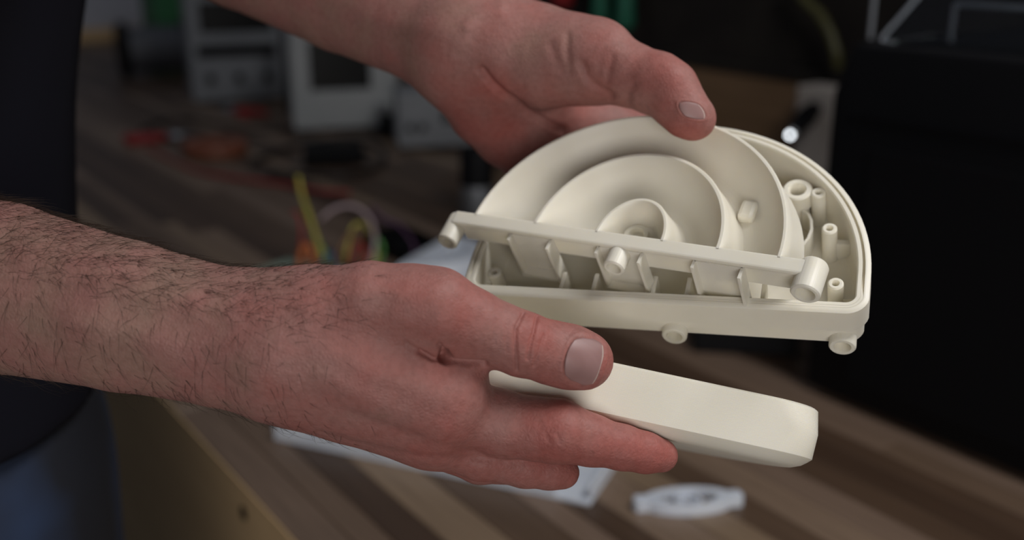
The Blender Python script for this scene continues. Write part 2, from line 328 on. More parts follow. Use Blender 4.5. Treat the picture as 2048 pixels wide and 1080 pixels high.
# tools and leads lying about
def lying_pliers(x, y, rz, m, label, L=0.15):
    s, d = on_bench(x, y); t = empty('pliers', bp(s, d, 0.0), rz); tag(t, label, 'pliers', 'tools lying on the bench')
    for sg in (-1, 1):
        MB().tube([(-L*0.6, sg*0.026, 0.008), (-L*0.35, sg*0.024, 0.008), (-L*0.1, sg*0.011, 0.008), (0, sg*0.004, 0.008)], [0.007, 0.008, 0.0075, 0.006], 10).build('handle', m, t, smooth=True)
        MB().tube([(0.0005, -sg*0.003, 0.008), (L*0.15, -sg*0.008, 0.008), (L*0.4, -sg*0.0025, 0.008)], [0.007, 0.0075, 0.002], 8).build('jaw', M_ALU, t, smooth=True)
    return t
lying_pliers(335, 280, 0.5, M_RED, 'red handled pliers lying on the bench planks')
lying_pliers(470, 226, 2.4, M_RED, 'red handled pliers lying in front of the grey instrument', 0.17)
s, d = on_bench(430, 305); t = empty('tape_roll', bp(s, d), 0.3); tag(t, 'flat orange ring of tape lying among the leads', 'tape')
MB().lathe([(0.038, 0), (0.066, 0), (0.068, 0.004), (0.068, 0.02), (0.066, 0.024), (0.038, 0.024), (0.038, 0)], n=40).build('tape', M_COPPER, t, angle=40)
MB().lathe([(0.0355, 0.0), (0.0378, 0.0), (0.0378, 0.024), (0.0355, 0.024), (0.0355, 0.0)], n=40).build('core', M_COPPER, t, angle=40)
def lead(name, pix, rad, m, label, cat='cable', group='leads lying on the bench', z=0.0):
    pts = []
    for i, q in enumerate(pix):
        h = q[2] if len(q) > 2 else 0.0; s, d = on_bench(q[0], q[1]); b = bp(s, d); pts.append(Vector((b[0], b[1], BH+rad+h+0.0005)))
    # smooth through a Catmull-Rom
    out = []
    for i in range(len(pts)-1):
        p0, p1, p2, p3 = pts[max(i-1, 0)], pts[i], pts[i+1], pts[min(i+2, len(pts)-1)]
        for u in np.linspace(0, 1, 8, endpoint=False):
            out.append(0.5*((2*p1)+(p2-p0)*u+(2*p0-5*p1+4*p2-p3)*u*u+(3*p1-p0-3*p2+p3)*u**3))
    out.append(pts[-1]); base = out[0].copy(); base.z = BH
    o = MB().tube([p-base for p in out], rad, 8).build(name, m, None, smooth=True); o.location = base
    tag(o, label, cat, group); return o
lead('test_lead', [(285, 262), (320, 246), (370, 240), (420, 246), (480, 262), (540, 264), (590, 258)], 0.004, M_LEAD, 'black test lead looping past the orange tape ring')
lead('red_lead', [(296, 300), (330, 318), (390, 345), (470, 360), (560, 372), (640, 386), (700, 390)], 0.0035, M_RED, 'thin red lead running from the pliers along the bench')
lead('extension_cable', [(505, 330), (560, 305), (640, 290), (700, 285), (760, 300), (762, 335), (690, 356), (600, 354), (540, 348)], 0.0055, M_LEAD, 'coiled black extension cable in front of the pale monitor')
t, s, d = stand('power_adapter', 668, 326, 'black power adapter brick lying inside the coiled cable', 'adapter'); t.rotation_euler = (0, 0, 0.2)
MB().box(-0.06, 0.06, -0.032, 0.032, 0, 0.034, 0.005).build('body', M_BLACK, t); MB().tube([(0.06, 0, 0.016), (0.078, 0, 0.016)], [0.006, 0.0045], 10).build('strain_relief', M_BLACK, t)
t, s, d = stand('black_knob_foot', 765, 268, 'small black clamp standing in front of the pale monitor', 'clamp')
MB().box(-0.035, 0.035, -0.02, 0.02, 0, 0.012, 0.003).build('base', M_BLACK, t); MB().box(-0.03, -0.01, -0.012, 0.012, 0.0121, 0.05, 0.003).build('jaw', M_BLACK, t); MB().tube([(0.012, 0, 0.0121), (0.012, 0, 0.055)], 0.006, 10).build('screw', M_ALU, t)
# aluminium canister behind the case
t, s, d = stand('canister', 955, 428, 'dark canister with a bright metal side behind the ivory case', 'canister'); k = scale_at(955, 428)
R = 33*k; Hc = 135*k
MB().lathe([(0.0001, 0), (R*0.95, 0), (R, 0.004), (R, Hc*0.45), (R*0.96, Hc*0.455), (0.0001, Hc*0.455)], n=32).build('body', M_ALU, t, angle=40)
MB().lathe([(0.0001, Hc*0.456), (R*1.03, Hc*0.456), (R*1.03, Hc*0.97), (R*0.95, Hc), (0.0001, Hc)], n=32).build('cap', M_BLACK, t, angle=40)

# wired circuit board: pale board with a bundle of coloured wires rising out of it
sb, db = on_bench(610, 560); pbw = bp(sb, db)
t = empty('wired_board', pbw, BROT+0.35); tag(t, 'pale green circuit board with a bundle of coloured wires rising from it', 'circuit board')
kb = scale_at(610, 560)
MB().box(-0.075, 0.075, -0.045, 0.045, 0.004, 0.0058).build('board', M_PCB, t)
MB().box(-0.07, -0.045, -0.02, 0.02, 0.006, 0.022, 0.001).build('connector', M_LGREY, t)
MB().box(0.0, 0.03, -0.012, 0.012, 0.006, 0.010, 0.0006).build('chip', M_BLACK, t)
for sx in (-1, 1):
    for sy in (-1, 1): MB().tube([(sx*0.07, sy*0.04, 0), (sx*0.07, sy*0.04, 0.0039)], 0.003, 8).build('spacer', M_ALU, t)
def wire(pix, depth, rad, m, name='wire'):      # free wires: points at the board's own distance
    inv = Matrix.Translation(t.location) @ Matrix.Rotation(BROT+0.35, 4, 'Z'); inv.invert()
    base = pbw-CAM; zc = base[1]*CP - base[2]*SP
    pts = [Vector(cw(px(x, y, zc+depth+dz))) for x, y, dz in pix]; out = []
    for i in range(len(pts)-1):
        p0, p1, p2, p3 = pts[max(i-1, 0)], pts[i], pts[i+1], pts[min(i+2, len(pts)-1)]
        for u in np.linspace(0, 1, 7, endpoint=False): out.append(0.5*((2*p1)+(p2-p0)*u+(2*p0-5*p1+4*p2-p3)*u*u+(3*p1-p0-3*p2+p3)*u**3))
    out.append(pts[-1]); MB().tube([inv @ p for p in out], rad, 8).build(name, m, t, smooth=True)
wire([(596, 352, 0.02), (604, 390, 0.02), (618, 430, 0.01), (634, 480, 0.0), (648, 525, 0), (655, 545, 0)], 0, 0.0032, M_YELLOW)
wire([(606, 420, 0.015), (618, 440, 0.01), (640, 490, 0.0), (662, 530, 0), (668, 558, 0)], 0.005, 0.0034, M_GRASS)
wire([(600, 545, 0), (600, 520, 0), (608, 492, 0.0), (622, 500, 0), (628, 545, 0)], -0.01, 0.0038, M_ORANGE)
wire([(585, 425, 0), (598, 430, 0), (604, 470, 0), (596, 520, 0), (592, 545, 0)], 0.008, 0.0022, M_RED)
wire([(640, 440, 0.02), (668, 418, 0.02), (704, 412, 0.02), (734, 430, 0.02), (748, 462, 0.01), (748, 500, 0), (735, 545, 0)], 0.01, 0.0028, M_PINKW)
wire([(670, 545, 0), (676, 510, 0.01), (700, 470, 0.02), (722, 480, 0.02), (720, 545, 0)], 0.0, 0.0024, M_BROWNW)
wire([(690, 545, 0), (694, 500, 0.01), (710, 450, 0.02), (740, 460, 0.02), (752, 500, 0.01), (748, 545, 0)], 0.015, 0.0026, M_YELLOW)
wire([(700, 545, 0), (705, 505, 0.01), (718, 488, 0.02), (730, 505, 0.01), (728, 545, 0)], -0.005, 0.0026, M_RED)
wire([(735, 545, 0), (748, 505, 0.01), (756, 480, 0.02), (765, 500, 0.02), (752, 545, 0)], 0.005, 0.0026, M_GRASS)
wire([(640, 545, 0), (648, 520, 0.0), (662, 505, 0.01), (668, 545, 0)], -0.012, 0.0022, M_BLUEW)
wire([(742, 412, 0.02), (770, 440, 0.03), (800, 452, 0.03), (830, 500, 0.02), (800, 545, 0.0)], 0.02, 0.0024, M_PURPLE)
t2, s, d = stand('black_tray', 805, 500, 'low black tray lying behind the white half-round print', 'tray'); k = scale_at(805, 500)
MB().box(-0.055, 0.055, -0.035, 0.035, 0, 0.003, 0.001).build('base', M_BLACK, t2)
for (x0, x1, y0, y1) in ((-0.055, 0.055, -0.035, -0.032), (-0.055, 0.055, 0.032, 0.035), (-0.055, -0.052, -0.0319, 0.0319), (0.052, 0.055, -0.0319, 0.0319)): MB().box(x0, x1, y0, y1, 0.0031, 0.022, 0.0008).build('side', M_BLACK, t2)

# ------------------------------------------------------------------ D-shaped printed shells
def d_outline(R, s, off=0.0, rc=0.009, n=56):   # closed outline (a,b): half circle of radius R on a straight of depth s, lower corners rounded
    P = []; r = R+off
    for k in range(n+1): th = math.pi*k/n; P.append((r*math.cos(th), r*math.sin(th)))
    q = max(rc+off, 0.002); y = -s-off
    for k in range(1, 9): th = math.pi + math.pi/2*k/8; P.append((-r+q+q*math.cos(th), y+q+q*math.sin(th)))
    for k in range(0, 8): th = 1.5*math.pi + math.pi/2*k/8; P.append((r-q+q*math.cos(th), y+q+q*math.sin(th)))
    return P
def shell_mesh(R, s, H, hf, wall, groove=True, rc=0.009, step=False):
    rows = [(0.0, -0.0012)]
    prof = [(-0.0012, 0.0), (-wall*0.42, 0.0)]
    if groove: prof += [(-wall*0.40, -0.0022), (-wall*0.64, -0.0022), (-wall*0.62, 0.0)]
    prof += [(-wall+0.0005, 0.0), (-wall, -0.0006), (-wall, -H+wall+0.004), (-wall-0.0015, -H+wall+0.0012), (-wall-0.005, -H+wall)]
    outer = [(0.0, -0.0008)]+([(0.0, -0.003), (0.0, -0.006), (0.0, -0.010)] if callable(rc) else [])+[(0.0, -hf), (-0.0015, -hf-0.0015), (-(H-hf)*0.8, -H+0.0012), (-(H-hf)*0.8-0.003, -H)]
    if step: outer = [(0.0, -0.0008), (0.0, -hf*0.66), (-0.0006, -hf*0.66-0.0006), (-0.0017, -hf*0.66-0.0008), (-0.0017, -hf-0.003), (-(H-hf)*0.6, -H+0.0012), (-(H-hf)*0.6-0.003, -H)]
    ring = lambda o, n: [(a, b, n if n != -0.0022 or b > -s*0.55 else 0.0) for a, b in d_outline(R, s, o, rc if not callable(rc) else rc(n))]
    R_ = [ring(o, n) for o, n in outer[::-1]] + [ring(o, n) for o, n in prof]
    mb = MB(); vr = mb.rings(R_); mb.bm.faces.new(vr[0][::-1]); mb.bm.faces.new(vr[-1]); return mb
def frame_mat(R9, t):            # camera-space axes (columns a,b,n) + origin -> world matrix
    R9 = np.array(R9, float).reshape(3, 3); U, _, Vt = np.linalg.svd(R9); R9 = U@Vt
    o = cw(np.array(t)); A = [cw(R9[:, i])-CAM for i in range(3)]
    m = Matrix.Identity(4)
    for i in range(3):
        for j in range(3): m[j][i] = A[i][j]
        m[i][3] = o[i]
    return m
RC, SC, HC, HF = 0.083, 0.0208, 0.027, 0.0185
CASE = frame_mat([0.9421, 0.2421, -0.232, -0.0407, 0.7694, 0.6375, -0.3328, 0.5911, -0.7347], (0.0603, 0.0031, 0.4323))
CASE_O = np.array([0.0603, 0.0031, 0.4323]); CASE_R = np.array([[0.9421, 0.2421, -0.232], [-0.0407, 0.7694, 0.6375], [-0.3328, 0.5911, -0.7347]])
def case_pt(a, b, n): return CASE_O + CASE_R@np.array([a, b, n])     # camera coords of a point in the case's own frame
ca = empty('half_round_case', M=CASE); tag(ca, 'open ivory plastic half-round case with screw posts held between both hands', 'plastic case')
shell_mesh(RC, SC, HC, HF, 0.0052, step=True).build('shell', M_CREAM, ca, angle=35)
FL = -HC+0.0052
def post(par, a, b, r, z0, z1, hole, name='screw_post', m=M_CREAM, n=20):
    return MB().lathe([(r*1.12, z0), (r, z0+0.003), (r, z1-0.0006), (r-0.0006, z1), (hole+0.0002, z1), (hole, z1-0.0004), (hole, z1-0.007), (0.0001, z1-0.007)], Matrix.Translation((a, b, 0)), n).build(name, m, par, angle=40)
for a, b in ((0.0603, 0.0446), (0.066, 0.0246), (0.0700, -0.004), (-0.066, 0.02), (-0.0715, -0.006)): post(ca, a, b, 0.0031, FL-0.0005, -0.0035, 0.0014)
for a, b in ((0.0660, 0.0246), (0.0700, -0.004)): MB().box(a+0.0025, RC-0.0045 if b < 0 else math.sqrt(RC**2-b**2)-0.0045, b-0.0012, b+0.0012, FL-0.0002, -0.012).build('rib', M_CREAM, ca)
for a in (-0.0715,): MB().box(-RC+0.0045, a-0.0025, -0.0072, -0.0048, FL-0.0002, -0.012).build('rib', M_CREAM, ca)
# ring lug near the outer wall with a curved web
LX, LY = 0.0516, 0.0467
MB().lathe([(0.0062, -0.012), (0.0062, -0.0046), (0.0056, -0.004), (0.0038, -0.004), (0.0034, -0.0045), (0.0034, -0.0115), (0.0062, -0.012)], Matrix.Translation((LX, LY, 0)), 26).build('ring_lug', M_CREAM, ca, angle=40)
wp = [(0.0540, 0.0408), (0.0566, 0.0385), (0.0580, 0.0350), (0.0585, 0.0300), (0.0575, 0.0250), (0.0552, 0.0205), (0.0520, 0.0170)]
wn = []
for i, p in enumerate(wp):
    q = np.array(wp[min(i+1, len(wp)-1)])-np.array(wp[max(i-1, 0)]); q = np.array([-q[1], q[0]])/np.linalg.norm(q)*0.0006; wn.append(q)
MB().prism([tuple(np.array(p)+q) for p, q in zip(wp, wn)]+[tuple(np.array(p)-q) for p, q in zip(wp, wn)][::-1], FL-0.0002, -0.0105).build('curved_web', M_CREAM, ca, angle=40)
MB().lathe([(0.0050, FL-0.0004), (0.0050, -0.0119)], Matrix.Translation((LX, LY, 0)), 20).build('lug_stem', M_CREAM, ca, smooth=True)
# partition walls behind the straight front
for a in (-0.040, -0.026, -0.001, 0.013, 0.043): MB().box(a-0.0009, a+0.0009, -SC+0.0047, -SC+0.017, FL-0.0002, -0.004, 0.0003).build('partition', M_CREAM, ca)
MB().box(0.0135, 0.022, -SC+0.0047, -SC+0.010, FL-0.0002, -0.006, 0.0005).build('catch', M_CREAM, ca)
# joining bosses on the straight face
for a in (0.0075, 0.0735, -0.0700):
    MB().lathe([(0.0052, -0.008), (0.0052, 0.0012), (0.0047, 0.0018), (0.0034, 0.0018), (0.0032, 0.0012), (0.0032, -0.0052), (0.0001, -0.0052)], Matrix.Translation((a, -SC, -HF-0.0018)) @ Matrix.Rotation(math.pi/2, 4, 'X'), 26).build('joining_boss', M_CREAM, ca, angle=40)

# ------------------------------------------------------------------ rainbow-shaped insert
K = 0.4245/0.4719
INS = frame_mat([0.8668, 0.3984, -0.3001, -0.1443, 0.7762, 0.6137, -0.4774, 0.4886, -0.7303], np.array([0.0465, 0.0159, 0.4719])*K)
ins = empty('arched_insert', M=INS); tag(ins, 'ivory insert of three nested rainbow arches on a bar, lying in the open case', 'plastic part')
ro, to, rm, tm, ri, ti, cm, ci = [v*K for v in (0.0755, 0.0764, 0.0458, 0.0513, 0.0171, 0.0233, 0.0031, 0.0062)]
DP = 0.0185; FZ = -0.0155
def arch(rr, tt, c, off, z, n=44): return [(c+(rr+off)*math.cos(math.pi*k/n), (tt+off)*math.sin(math.pi*k/n), z) for k in range(n+1)]
def blend(A, B, u, z): return [((1-u)*p[0]+u*q[0], (1-u)*p[1]+u*q[1], z) for p, q in zip(A, B)]
T = 0.0024
O = lambda off, z: arch(ro, to, 0, off, z); Mi = lambda off, z: arch(rm, tm, cm, off, z); I = lambda off, z: arch(ri, ti, ci, off, z)
rows = [O(0.0042, -DP), O(0.0026, -DP*0.7), O(0.0010, -DP*0.35), O(0, -0.0008), O(-0.0007, 0), O(-T+0.0007, 0), O(-T, -0.0007)]
A, B = O(-T, 0), Mi(0.0040, 0)
SL = ((0.05, 0.16), (0.12, 0.32), (0.22, 0.51), (0.34, 0.69), (0.48, 0.84), (0.64, 0.94), (0.80, 0.99), (0.96, 1.0))
for u, z in SL: rows.append(blend(A, B, u, FZ*z))
rows += [Mi(0.0036, FZ*0.9), Mi(0.0022, FZ*0.6), Mi(0.0009, FZ*0.3), Mi(0, -0.0007), Mi(-0.0006, 0), Mi(-T+0.0006, 0), Mi(-T, -0.0007)]
A, B = Mi(-T, 0), I(0.0040, 0)
for u, z in SL: rows.append(blend(A, B, u, FZ*z))
rows += [I(0.0036, FZ*0.9), I(0.0022, FZ*0.6), I(0.0009, FZ*0.3), I(0, -0.0007), I(-0.0006, 0), I(-T+0.0008, 0), I(-T, -0.0007), I(-T-0.001, FZ*0.35), I(-T-0.002, FZ*0.6), I(-T-0.004, FZ*0.74), [(ci, 0.001, FZ*0.76)]*45]
mb = MB(); mb.rings(rows, close=False); mb.rings([O(0.0042, -DP), [(0, 0.0, -DP)]*45], close=False); mb.build('arches', M_CREAM, ins, angle=38)
# screw seat inside the small arch, and the stop block in the outer channel
MB().lathe([(0.0055, FZ*0.77), (0.0052, FZ*0.60), (0.0036, FZ*0.60), (0.003, FZ*0.74), (0.0001, FZ*0.74)], Matrix.Translation((ci-0.002, 0.0085, 0)), 22).build('screw_seat', M_CREAM, ins, angle=40)
MB().box(0.0405, 0.0475, 0.026, 0.036, FZ-0.0005, FZ+0.0045, 0.0018).build('stop_block', M_CREAM, ins)
for a, b in ((0.0262, 0.024),): MB().tube([(a, b, FZ*0.86), (a+0.0008, b+0.0016, FZ*0.84)], 0.0004, 6).build('burr', M_LEAD, ins)
# the bar with its three bosses
BW = 0.0056; BL, BR = -0.0770, 0.0790
MB().box(BL, BR, -BW, 0.0012, -0.0024, 0.0, 0.0008).build('bar', M_CREAM, ins)
MB().box(BL+0.004, BR-0.004, -0.0046, -0.0030, -0.0120, -0.00241).build('bar_web', M_CREAM, ins)
for a, r in ((BL+0.0002, 0.0047), (0.0030, 0.0045), (BR, 0.0056)):
    MB().lathe([(0.0001, -0.005), (r*0.9, -0.005), (r, -0.004), (r, 0.0086), (r-0.0006, 0.0092), (r*0.70, 0.0092), (r*0.66, 0.0086), (r*0.66, 0.001), (0.0001, 0.001)], Matrix.Translation((a, -0.0022 if r > 0.005 else -0.0042, 0.0006-r if r > 0.005 else -r-0.0004)) @ Matrix.Rotation(math.pi/2, 4, 'X'), 26).build('boss', M_CREAM, ins, angle=40)
for a in (-0.0375, 0.0035, 0.0445):
    h = 0.0096
    MB().box(a-h, a+h, -0.0056, -0.0047, -0.0255, -0.00241).build('tab', M_CREAM, ins)
    MB().box(a-h, a+h, -0.0098, -0.00561, -0.0262, -0.0245).build('tab_shelf', M_CREAM, ins)
    for e in (-h, h): MB().box(a+e-0.0006, a+e+0.0006, -0.0105 if e > 0 else -0.0088, -0.0045, -0.0290 if e > 0 else -0.0265, -0.00241).build('tab_side', M_CREAM, ins)

# ------------------------------------------------------------------ the second case, held closed side up in the near hand
aB = np.array([0.972, -0.20, -0.10]); aB /= np.linalg.norm(aB); bB = np.array([0.05, -0.18, 0.97]); bB -= aB*(aB@bB); bB /= np.linalg.norm(bB)
nB = np.cross(bB, aB); nB = nB if nB[1] > 0 else -nB
oB = px(1634, 822, 0.410) - aB*RC - bB*(-SC+0.0205)        # from its rightmost rim point
CASEB_O, CASEB_R = oB, np.stack([aB, bB, nB], 1)
def caseb_pt(a, b, n): return CASEB_O + CASEB_R@np.array([a, b, n])
cb = empty('half_round_cover', M=frame_mat(CASEB_R.ravel(), oB)); tag(cb, 'smooth ivory half-round cover gripped under the thumb of the nearer hand', 'plastic case')
HB, HFB = 0.0236, 0.0194
shell_mesh(RC, SC, HB, HFB, 0.0045, groove=False, rc=lambda n: 0.0125+0.008*max(0.0, 1+n/0.010)+0.007*max(0.0, (-n-0.014)/0.010)).build('shell', M_CREAM, cb, angle=35)
for a, b in ((0.058, 0.0346), (-0.058, 0.0346)): post(cb, a, b, 0.0031, -HB+0.0043, -0.004, 0.0014)

# ------------------------------------------------------------------ white prints lying on the bench
s, d = on_bench(860, 560); W2 = empty('half_round_print', bp(s, d, 0.0), BROT+math.pi/2+0.55)
tag(W2, 'white half-round print lying on the bench behind the near hand', 'plastic part')
Hw = 0.045
mb = MB(); rr = [[(a, b, z) for a, b in d_outline(0.082, 0.015, o)] for o, z in ((0, 0), (0, Hw*0.6), (-0.004, Hw*0.85), (-0.012, Hw), (-0.03, Hw*0.98), (-0.034, Hw*0.8), (-0.04, Hw*0.8))]
vr = mb.rings(rr); mb.bm.faces.new(vr[0][::-1]); mb.bm.faces.new(vr[-1]); mb.build('dome', M_WHITE, W2, angle=40)
MB().lathe([(0.006, Hw*0.8), (0.006, Hw*0.95), (0.003, Hw*0.95), (0.003, Hw*0.81), (0.0001, Hw*0.81)], Matrix.Translation((0, 0.02, 0)), 20).build('screw_seat', M_WHITE, W2, angle=40)

# long white plate under the near hand: front edge and far right end seen
P1 = np.array(on_bench(548, 880)); P2 = np.array(on_bench(1180, 1014)); P3 = np.array(on_bench(1221, 945))
L3 = np.array([*bp(*P1)]); R3 = np.array([*bp(*P2)]); U3 = np.array([*bp(*P3)])
ang = math.atan2(R3[1]-L3[1], R3[0]-L3[0]); Lp = float(np.linalg.norm((R3-L3)[:2])); dp = 0.10
pl = empty('white_plate', R3, ang); tag(pl, 'white ribbed plastic plate lying on the bench beneath the near hand', 'plastic part')
MB().box(-Lp, 0, 0, dp, 0, 0.004, 0.001).build('plate', M_WHITE, pl)
MB().box(-Lp, -0.03, 0.0, 0.004, 0.0041, 0.015, 0.001).build('front_rib', M_WHITE, pl)
MB().box(-Lp, 0, dp-0.004, dp, 0.0041, 0.016, 0.001).build('back_rib', M_WHITE, pl)
MB().box(-0.004, 0, 0.0045, dp-0.0045, 0.0041, 0.016, 0.001).build('end_rib', M_WHITE, pl)
for u in (0.25, 0.5, 0.75): MB().box(-Lp*u-0.0015, -Lp*u+0.0015, 0.0045, dp-0.0045, 0.0041, 0.011, 0.0005).build('cross_rib', M_WHITE, pl)

# small lens-shaped bracket with a ring in the middle
b0 = np.array(bp(*on_bench(1266, 1018))); b1 = np.array(bp(*on_bench(1484, 1006))); mid = (b0+b1)/2; Lb = float(np.linalg.norm((b1-b0)[:2])); ang = math.atan2(b1[1]-b0[1], b1[0]-b0[0])
br = empty('ring_bracket', (mid[0], mid[1], BH), ang); tag(br, 'small white lens-shaped bracket with a ring, lying alone on the bench', 'bracket')
def lens(L, w, e, n=40):
    f = lambda u: e+(w-e)*math.sqrt(max(0.0, 1-(u/0.72)**2))**1.3 if abs(u) < 0.97 else e*math.sqrt(max(0.0, 1-((abs(u)-0.9)/0.1)**2))+0.0006
    U = [math.sin(math.pi/2*(-1+2*k/(n-1))) for k in range(n)]
    return [(u*L/2, -f(u)) for u in U]+[(u*L/2, f(u)) for u in U[::-1]]
hb = 0.009; Wl = Lb*0.18
O1 = lens(Lb, Wl, 0.0065, 40); O2 = [(x*0.74, y) for x, y in lens(Lb, Wl-0.0045, 0.0005, 40)]
R_ = [[(x, y, z) for x, y in P] for P, z in ((O2, 0.0), (O1, 0.0), (O1, hb-0.001), ([(x*0.992, y*0.98) for x, y in O1], hb), ([(x*1.008, y*1.02) for x, y in O2], hb), (O2, hb-0.001), (O2, 0.0))]
mb = MB(); mb.rings(R_); mb.build('frame', M_WHITE, br, angle=40)
rg = Wl-0.0050
MB().lathe([(rg, 0.0), (rg, hb-0.002), (rg-0.003, hb-0.002), (rg-0.004, 0.003), (rg*0.45, 0.003), (rg*0.40, 0.0), (rg, 0.0)], n=36).build('ring', M_WHITE, br, angle=40)
for sx in (-1, 1): MB().lathe([(0.0040, hb-0.0012), (0.0040, hb+0.0012), (0.0022, hb+0.0012), (0.0022, hb-0.001), (0.0001, hb-0.001)], Matrix.Translation((sx*Lb*0.44, 0, 0)), 18).build('screw_eye', M_WHITE, br, angle=40)

# ------------------------------------------------------------------ the big black machine with a clear hood
sx0, dx0 = on_bench(1607, 778)
s_t, z_t = on_plane_d(1722, 84, dx0+0.012); s_c, z_c2 = on_plane_d(1664, 185, dx0)
mach = empty('black_machine', bp(sx0, dx0), BROT); tag(mach, 'large black machine housing with a clear hood on top', 'machine')
ML = 0.95; MD = 0.36
poly = [(-ML, 0.006), (0, 0.006), (s_c-sx0, z_c2), (s_t-sx0, z_t), (-ML, z_t)]      # side outline in (s, z)
Mp = Matrix(((1, 0, 0, 0), (0, 0, -1, 0), (0, 1, 0, 0), (0, 0, 0, 1)))               # poly (x,y) -> (s, z), extrude along -local y
hb_ = MB().prism(poly, 0.0, MD, Mp)
bmesh.ops.bevel(hb_.bm, geom=list(hb_.bm.edges), offset=0.006, segments=2, affect='EDGES', profile=0.5)
body = hb_.build('housing', M_BLACK, mach, angle=40)
s_g, z_g = on_plane_d(1700, 222, dx0)
MB().box(-ML+0.02, s_c-sx0-0.02, 0.0, 0.003, z_g-0.004, z_g, 0.001).build('panel_seam', M_BLACK_G, mach)
MB().box(-ML+0.04, -0.05, 0.0, 0.003, 0.03, z_g-0.03, 0.001).build('front_panel', M_BLACK, mach)
for q in (-0.03, -ML+0.03):
    for y in (-0.03, -MD+0.03): MB().tube([(q, y, 0), (q, y, 0.0065)], 0.012, 12).build('foot', M_BLACK, mach)
# hood: five clear panels with polished edges
x1 = s_t-sx0-0.012; x0 = -ML+0.03; zt = z_t+0.001; hh = 0.17; y0, y1, yk = -0.025, -MD+0.02, -0.12
th = 0.003; xt = x1-0.085
hood = [('hood_front', [(x0, y0, zt), (x1, y0, zt), (xt, yk, zt+hh), (x0, yk, zt+hh)]), ('hood_top', [(x0, yk-0.004, zt+hh), (xt, yk-0.004, zt+hh), (xt, y1, zt+hh), (x0, y1, zt+hh)]),
        ('hood_end', [(x1, y0-0.006, zt), (x1, y1, zt), (xt, y1, zt+hh-0.004), (xt, yk-0.003, zt+hh-0.004)]), ('hood_back', [(x0, y1, zt), (x1-0.004, y1, zt), (xt-0.004, y1, zt+hh-0.004), (x0, y1, zt+hh-0.004)])]
for nm, P in hood:
    P = [Vector(p) for p in P]; nrm = (P[1]-P[0]).cross(P[2]-P[0]).normalized()*th; mb = MB()
    a = [mb.bm.verts.new(p) for p in P]; b = [mb.bm.verts.new(p-nrm) for p in P]
    mb.bm.faces.new(a); mb.bm.faces.new(b[::-1])
    for k in range(4): mb.bm.faces.new((a[k], b[k], b[(k+1) % 4], a[(k+1) % 4]))
    mb.build(nm, M_CLEAR, mach)
sq, zq = on_plane_d(1912, 10, dx0+0.06)
for nm, pts, r in (('hood_edge', [(x1, y0, zt+0.001), (xt, yk, zt+hh)], 0.0022), ('hood_edge', [(x1, y1, zt+0.001), (xt, y1, zt+hh)], 0.0022), ('hood_edge', [(x0, yk, zt+hh), (xt, yk, zt+hh)], 0.0022),
                   ('hood_stay', [(x1+0.012, y0, zt+0.001), (x1+0.012, y0, zt+hh)], 0.0022), ('hood_rail', [(sq-sx0, -0.06, zq), (x0, -0.06, zq)], 0.0028), ('hood_rail_leg', [(sq-sx0, -0.06, zt+0.001), (sq-sx0, -0.06, zq)], 0.0022)):
    MB().tube(pts, r, 8).build(nm, M_ALU, mach)
MB().box(x0+0.02, x1-0.16, -0.07, -MD+0.05, zt+0.003, zt+0.02, 0.003).build('bed', M_BLACK_G, mach)
MB().lathe([(0.0001, zt), (0.010, zt), (0.007, zt+0.02), (0.0001, zt+0.03)], Matrix.Translation((x1-0.19, -0.075, 0.0205)), 14).build('nozzle', M_ALU, mach)
# black slab in front of the machine's end
s_a, d_a = on_bench(1375, 704); s_b, d_b = on_bench(1606, 716)
q = bp((s_a+s_b)/2, (d_a+d_b)/2); a = bp(s_a, d_a); b = bp(s_b, d_b); an = math.atan2(b[1]-a[1], b[0]-a[0]); Ls = float(np.linalg.norm((b-a)[:2]))-0.012
sl = empty('black_slab', q, an); tag(sl, 'flat black box lying on the bench against the machine', 'box')
MB().box(-Ls/2, Ls/2, 0, 0.09, 0, 0.03, 0.003).build('body', M_BLACK, sl); MB().box(-Ls/2+0.004, Ls/2-0.004, 0.004, 0.086, 0.0301, 0.036, 0.002).build('lid', M_BLACK_G, sl)
# beige socket box by the wall with a black plug and a small bright light
s1_, z1_ = on_plane_d(1594, 170, BD-0.06); s2_, _ = on_plane_d(1690, 180, BD-0.06)
so = empty('beige_box', bp((s1_+s2_)/2, BD-0.03), BROT); tag(so, 'beige upright metal box standing against the brown board', 'box')
hw = abs(s1_-s2_)/2; MB().box(-hw, hw, -0.025, 0.03, 0, z1_, 0.003).build('case', M_BEIGE, so); MB().box(-hw+0.006, hw-0.006, 0.0301, 0.032, 0.006, z1_-0.006, 0.001).build('cover', M_BEIGE, so)
sp_, zp_ = on_plane_d(1604, 243, BD-0.10)
tp = empty('indicator_plug', bp(sp_, BD-0.10, zp_), BROT); tag(tp, 'black plug with a glowing white light tip on the beige box', 'plug')
e0 = np.array(bp(*[(sp_), BD-0.064], zp_)); 
tip = np.array(bp(on_plane_d(1580, 270, BD-0.13)[0], BD-0.13, on_plane_d(1580, 270, BD-0.13)[1])); rootp = np.array(bp(on_plane_d(1630, 215, BD-0.066)[0], BD-0.066, on_plane_d(1630, 215, BD-0.066)[1]))
Mi_ = (Matrix.Translation(tp.location) @ Matrix.Rotation(BROT, 4, 'Z')).inverted()
tl, rl = Mi_ @ Vector(tip), Mi_ @ Vector(rootp)
MB().tube([rl, rl.lerp(tl, 0.3), rl.lerp(tl, 0.7), rl.lerp(tl, 0.94)], [0.012, 0.0165, 0.0145, 0.010], 16).build('plug_body', M_BLACK_G, tp, angle=40)
MB().lathe([(0.0001, -0.004), (0.003, -0.0026), (0.004, 0), (0.003, 0.0026), (0.0001, 0.004)], Matrix.Translation(tl), 12).build('light_tip', M_LED, tp, smooth=True)
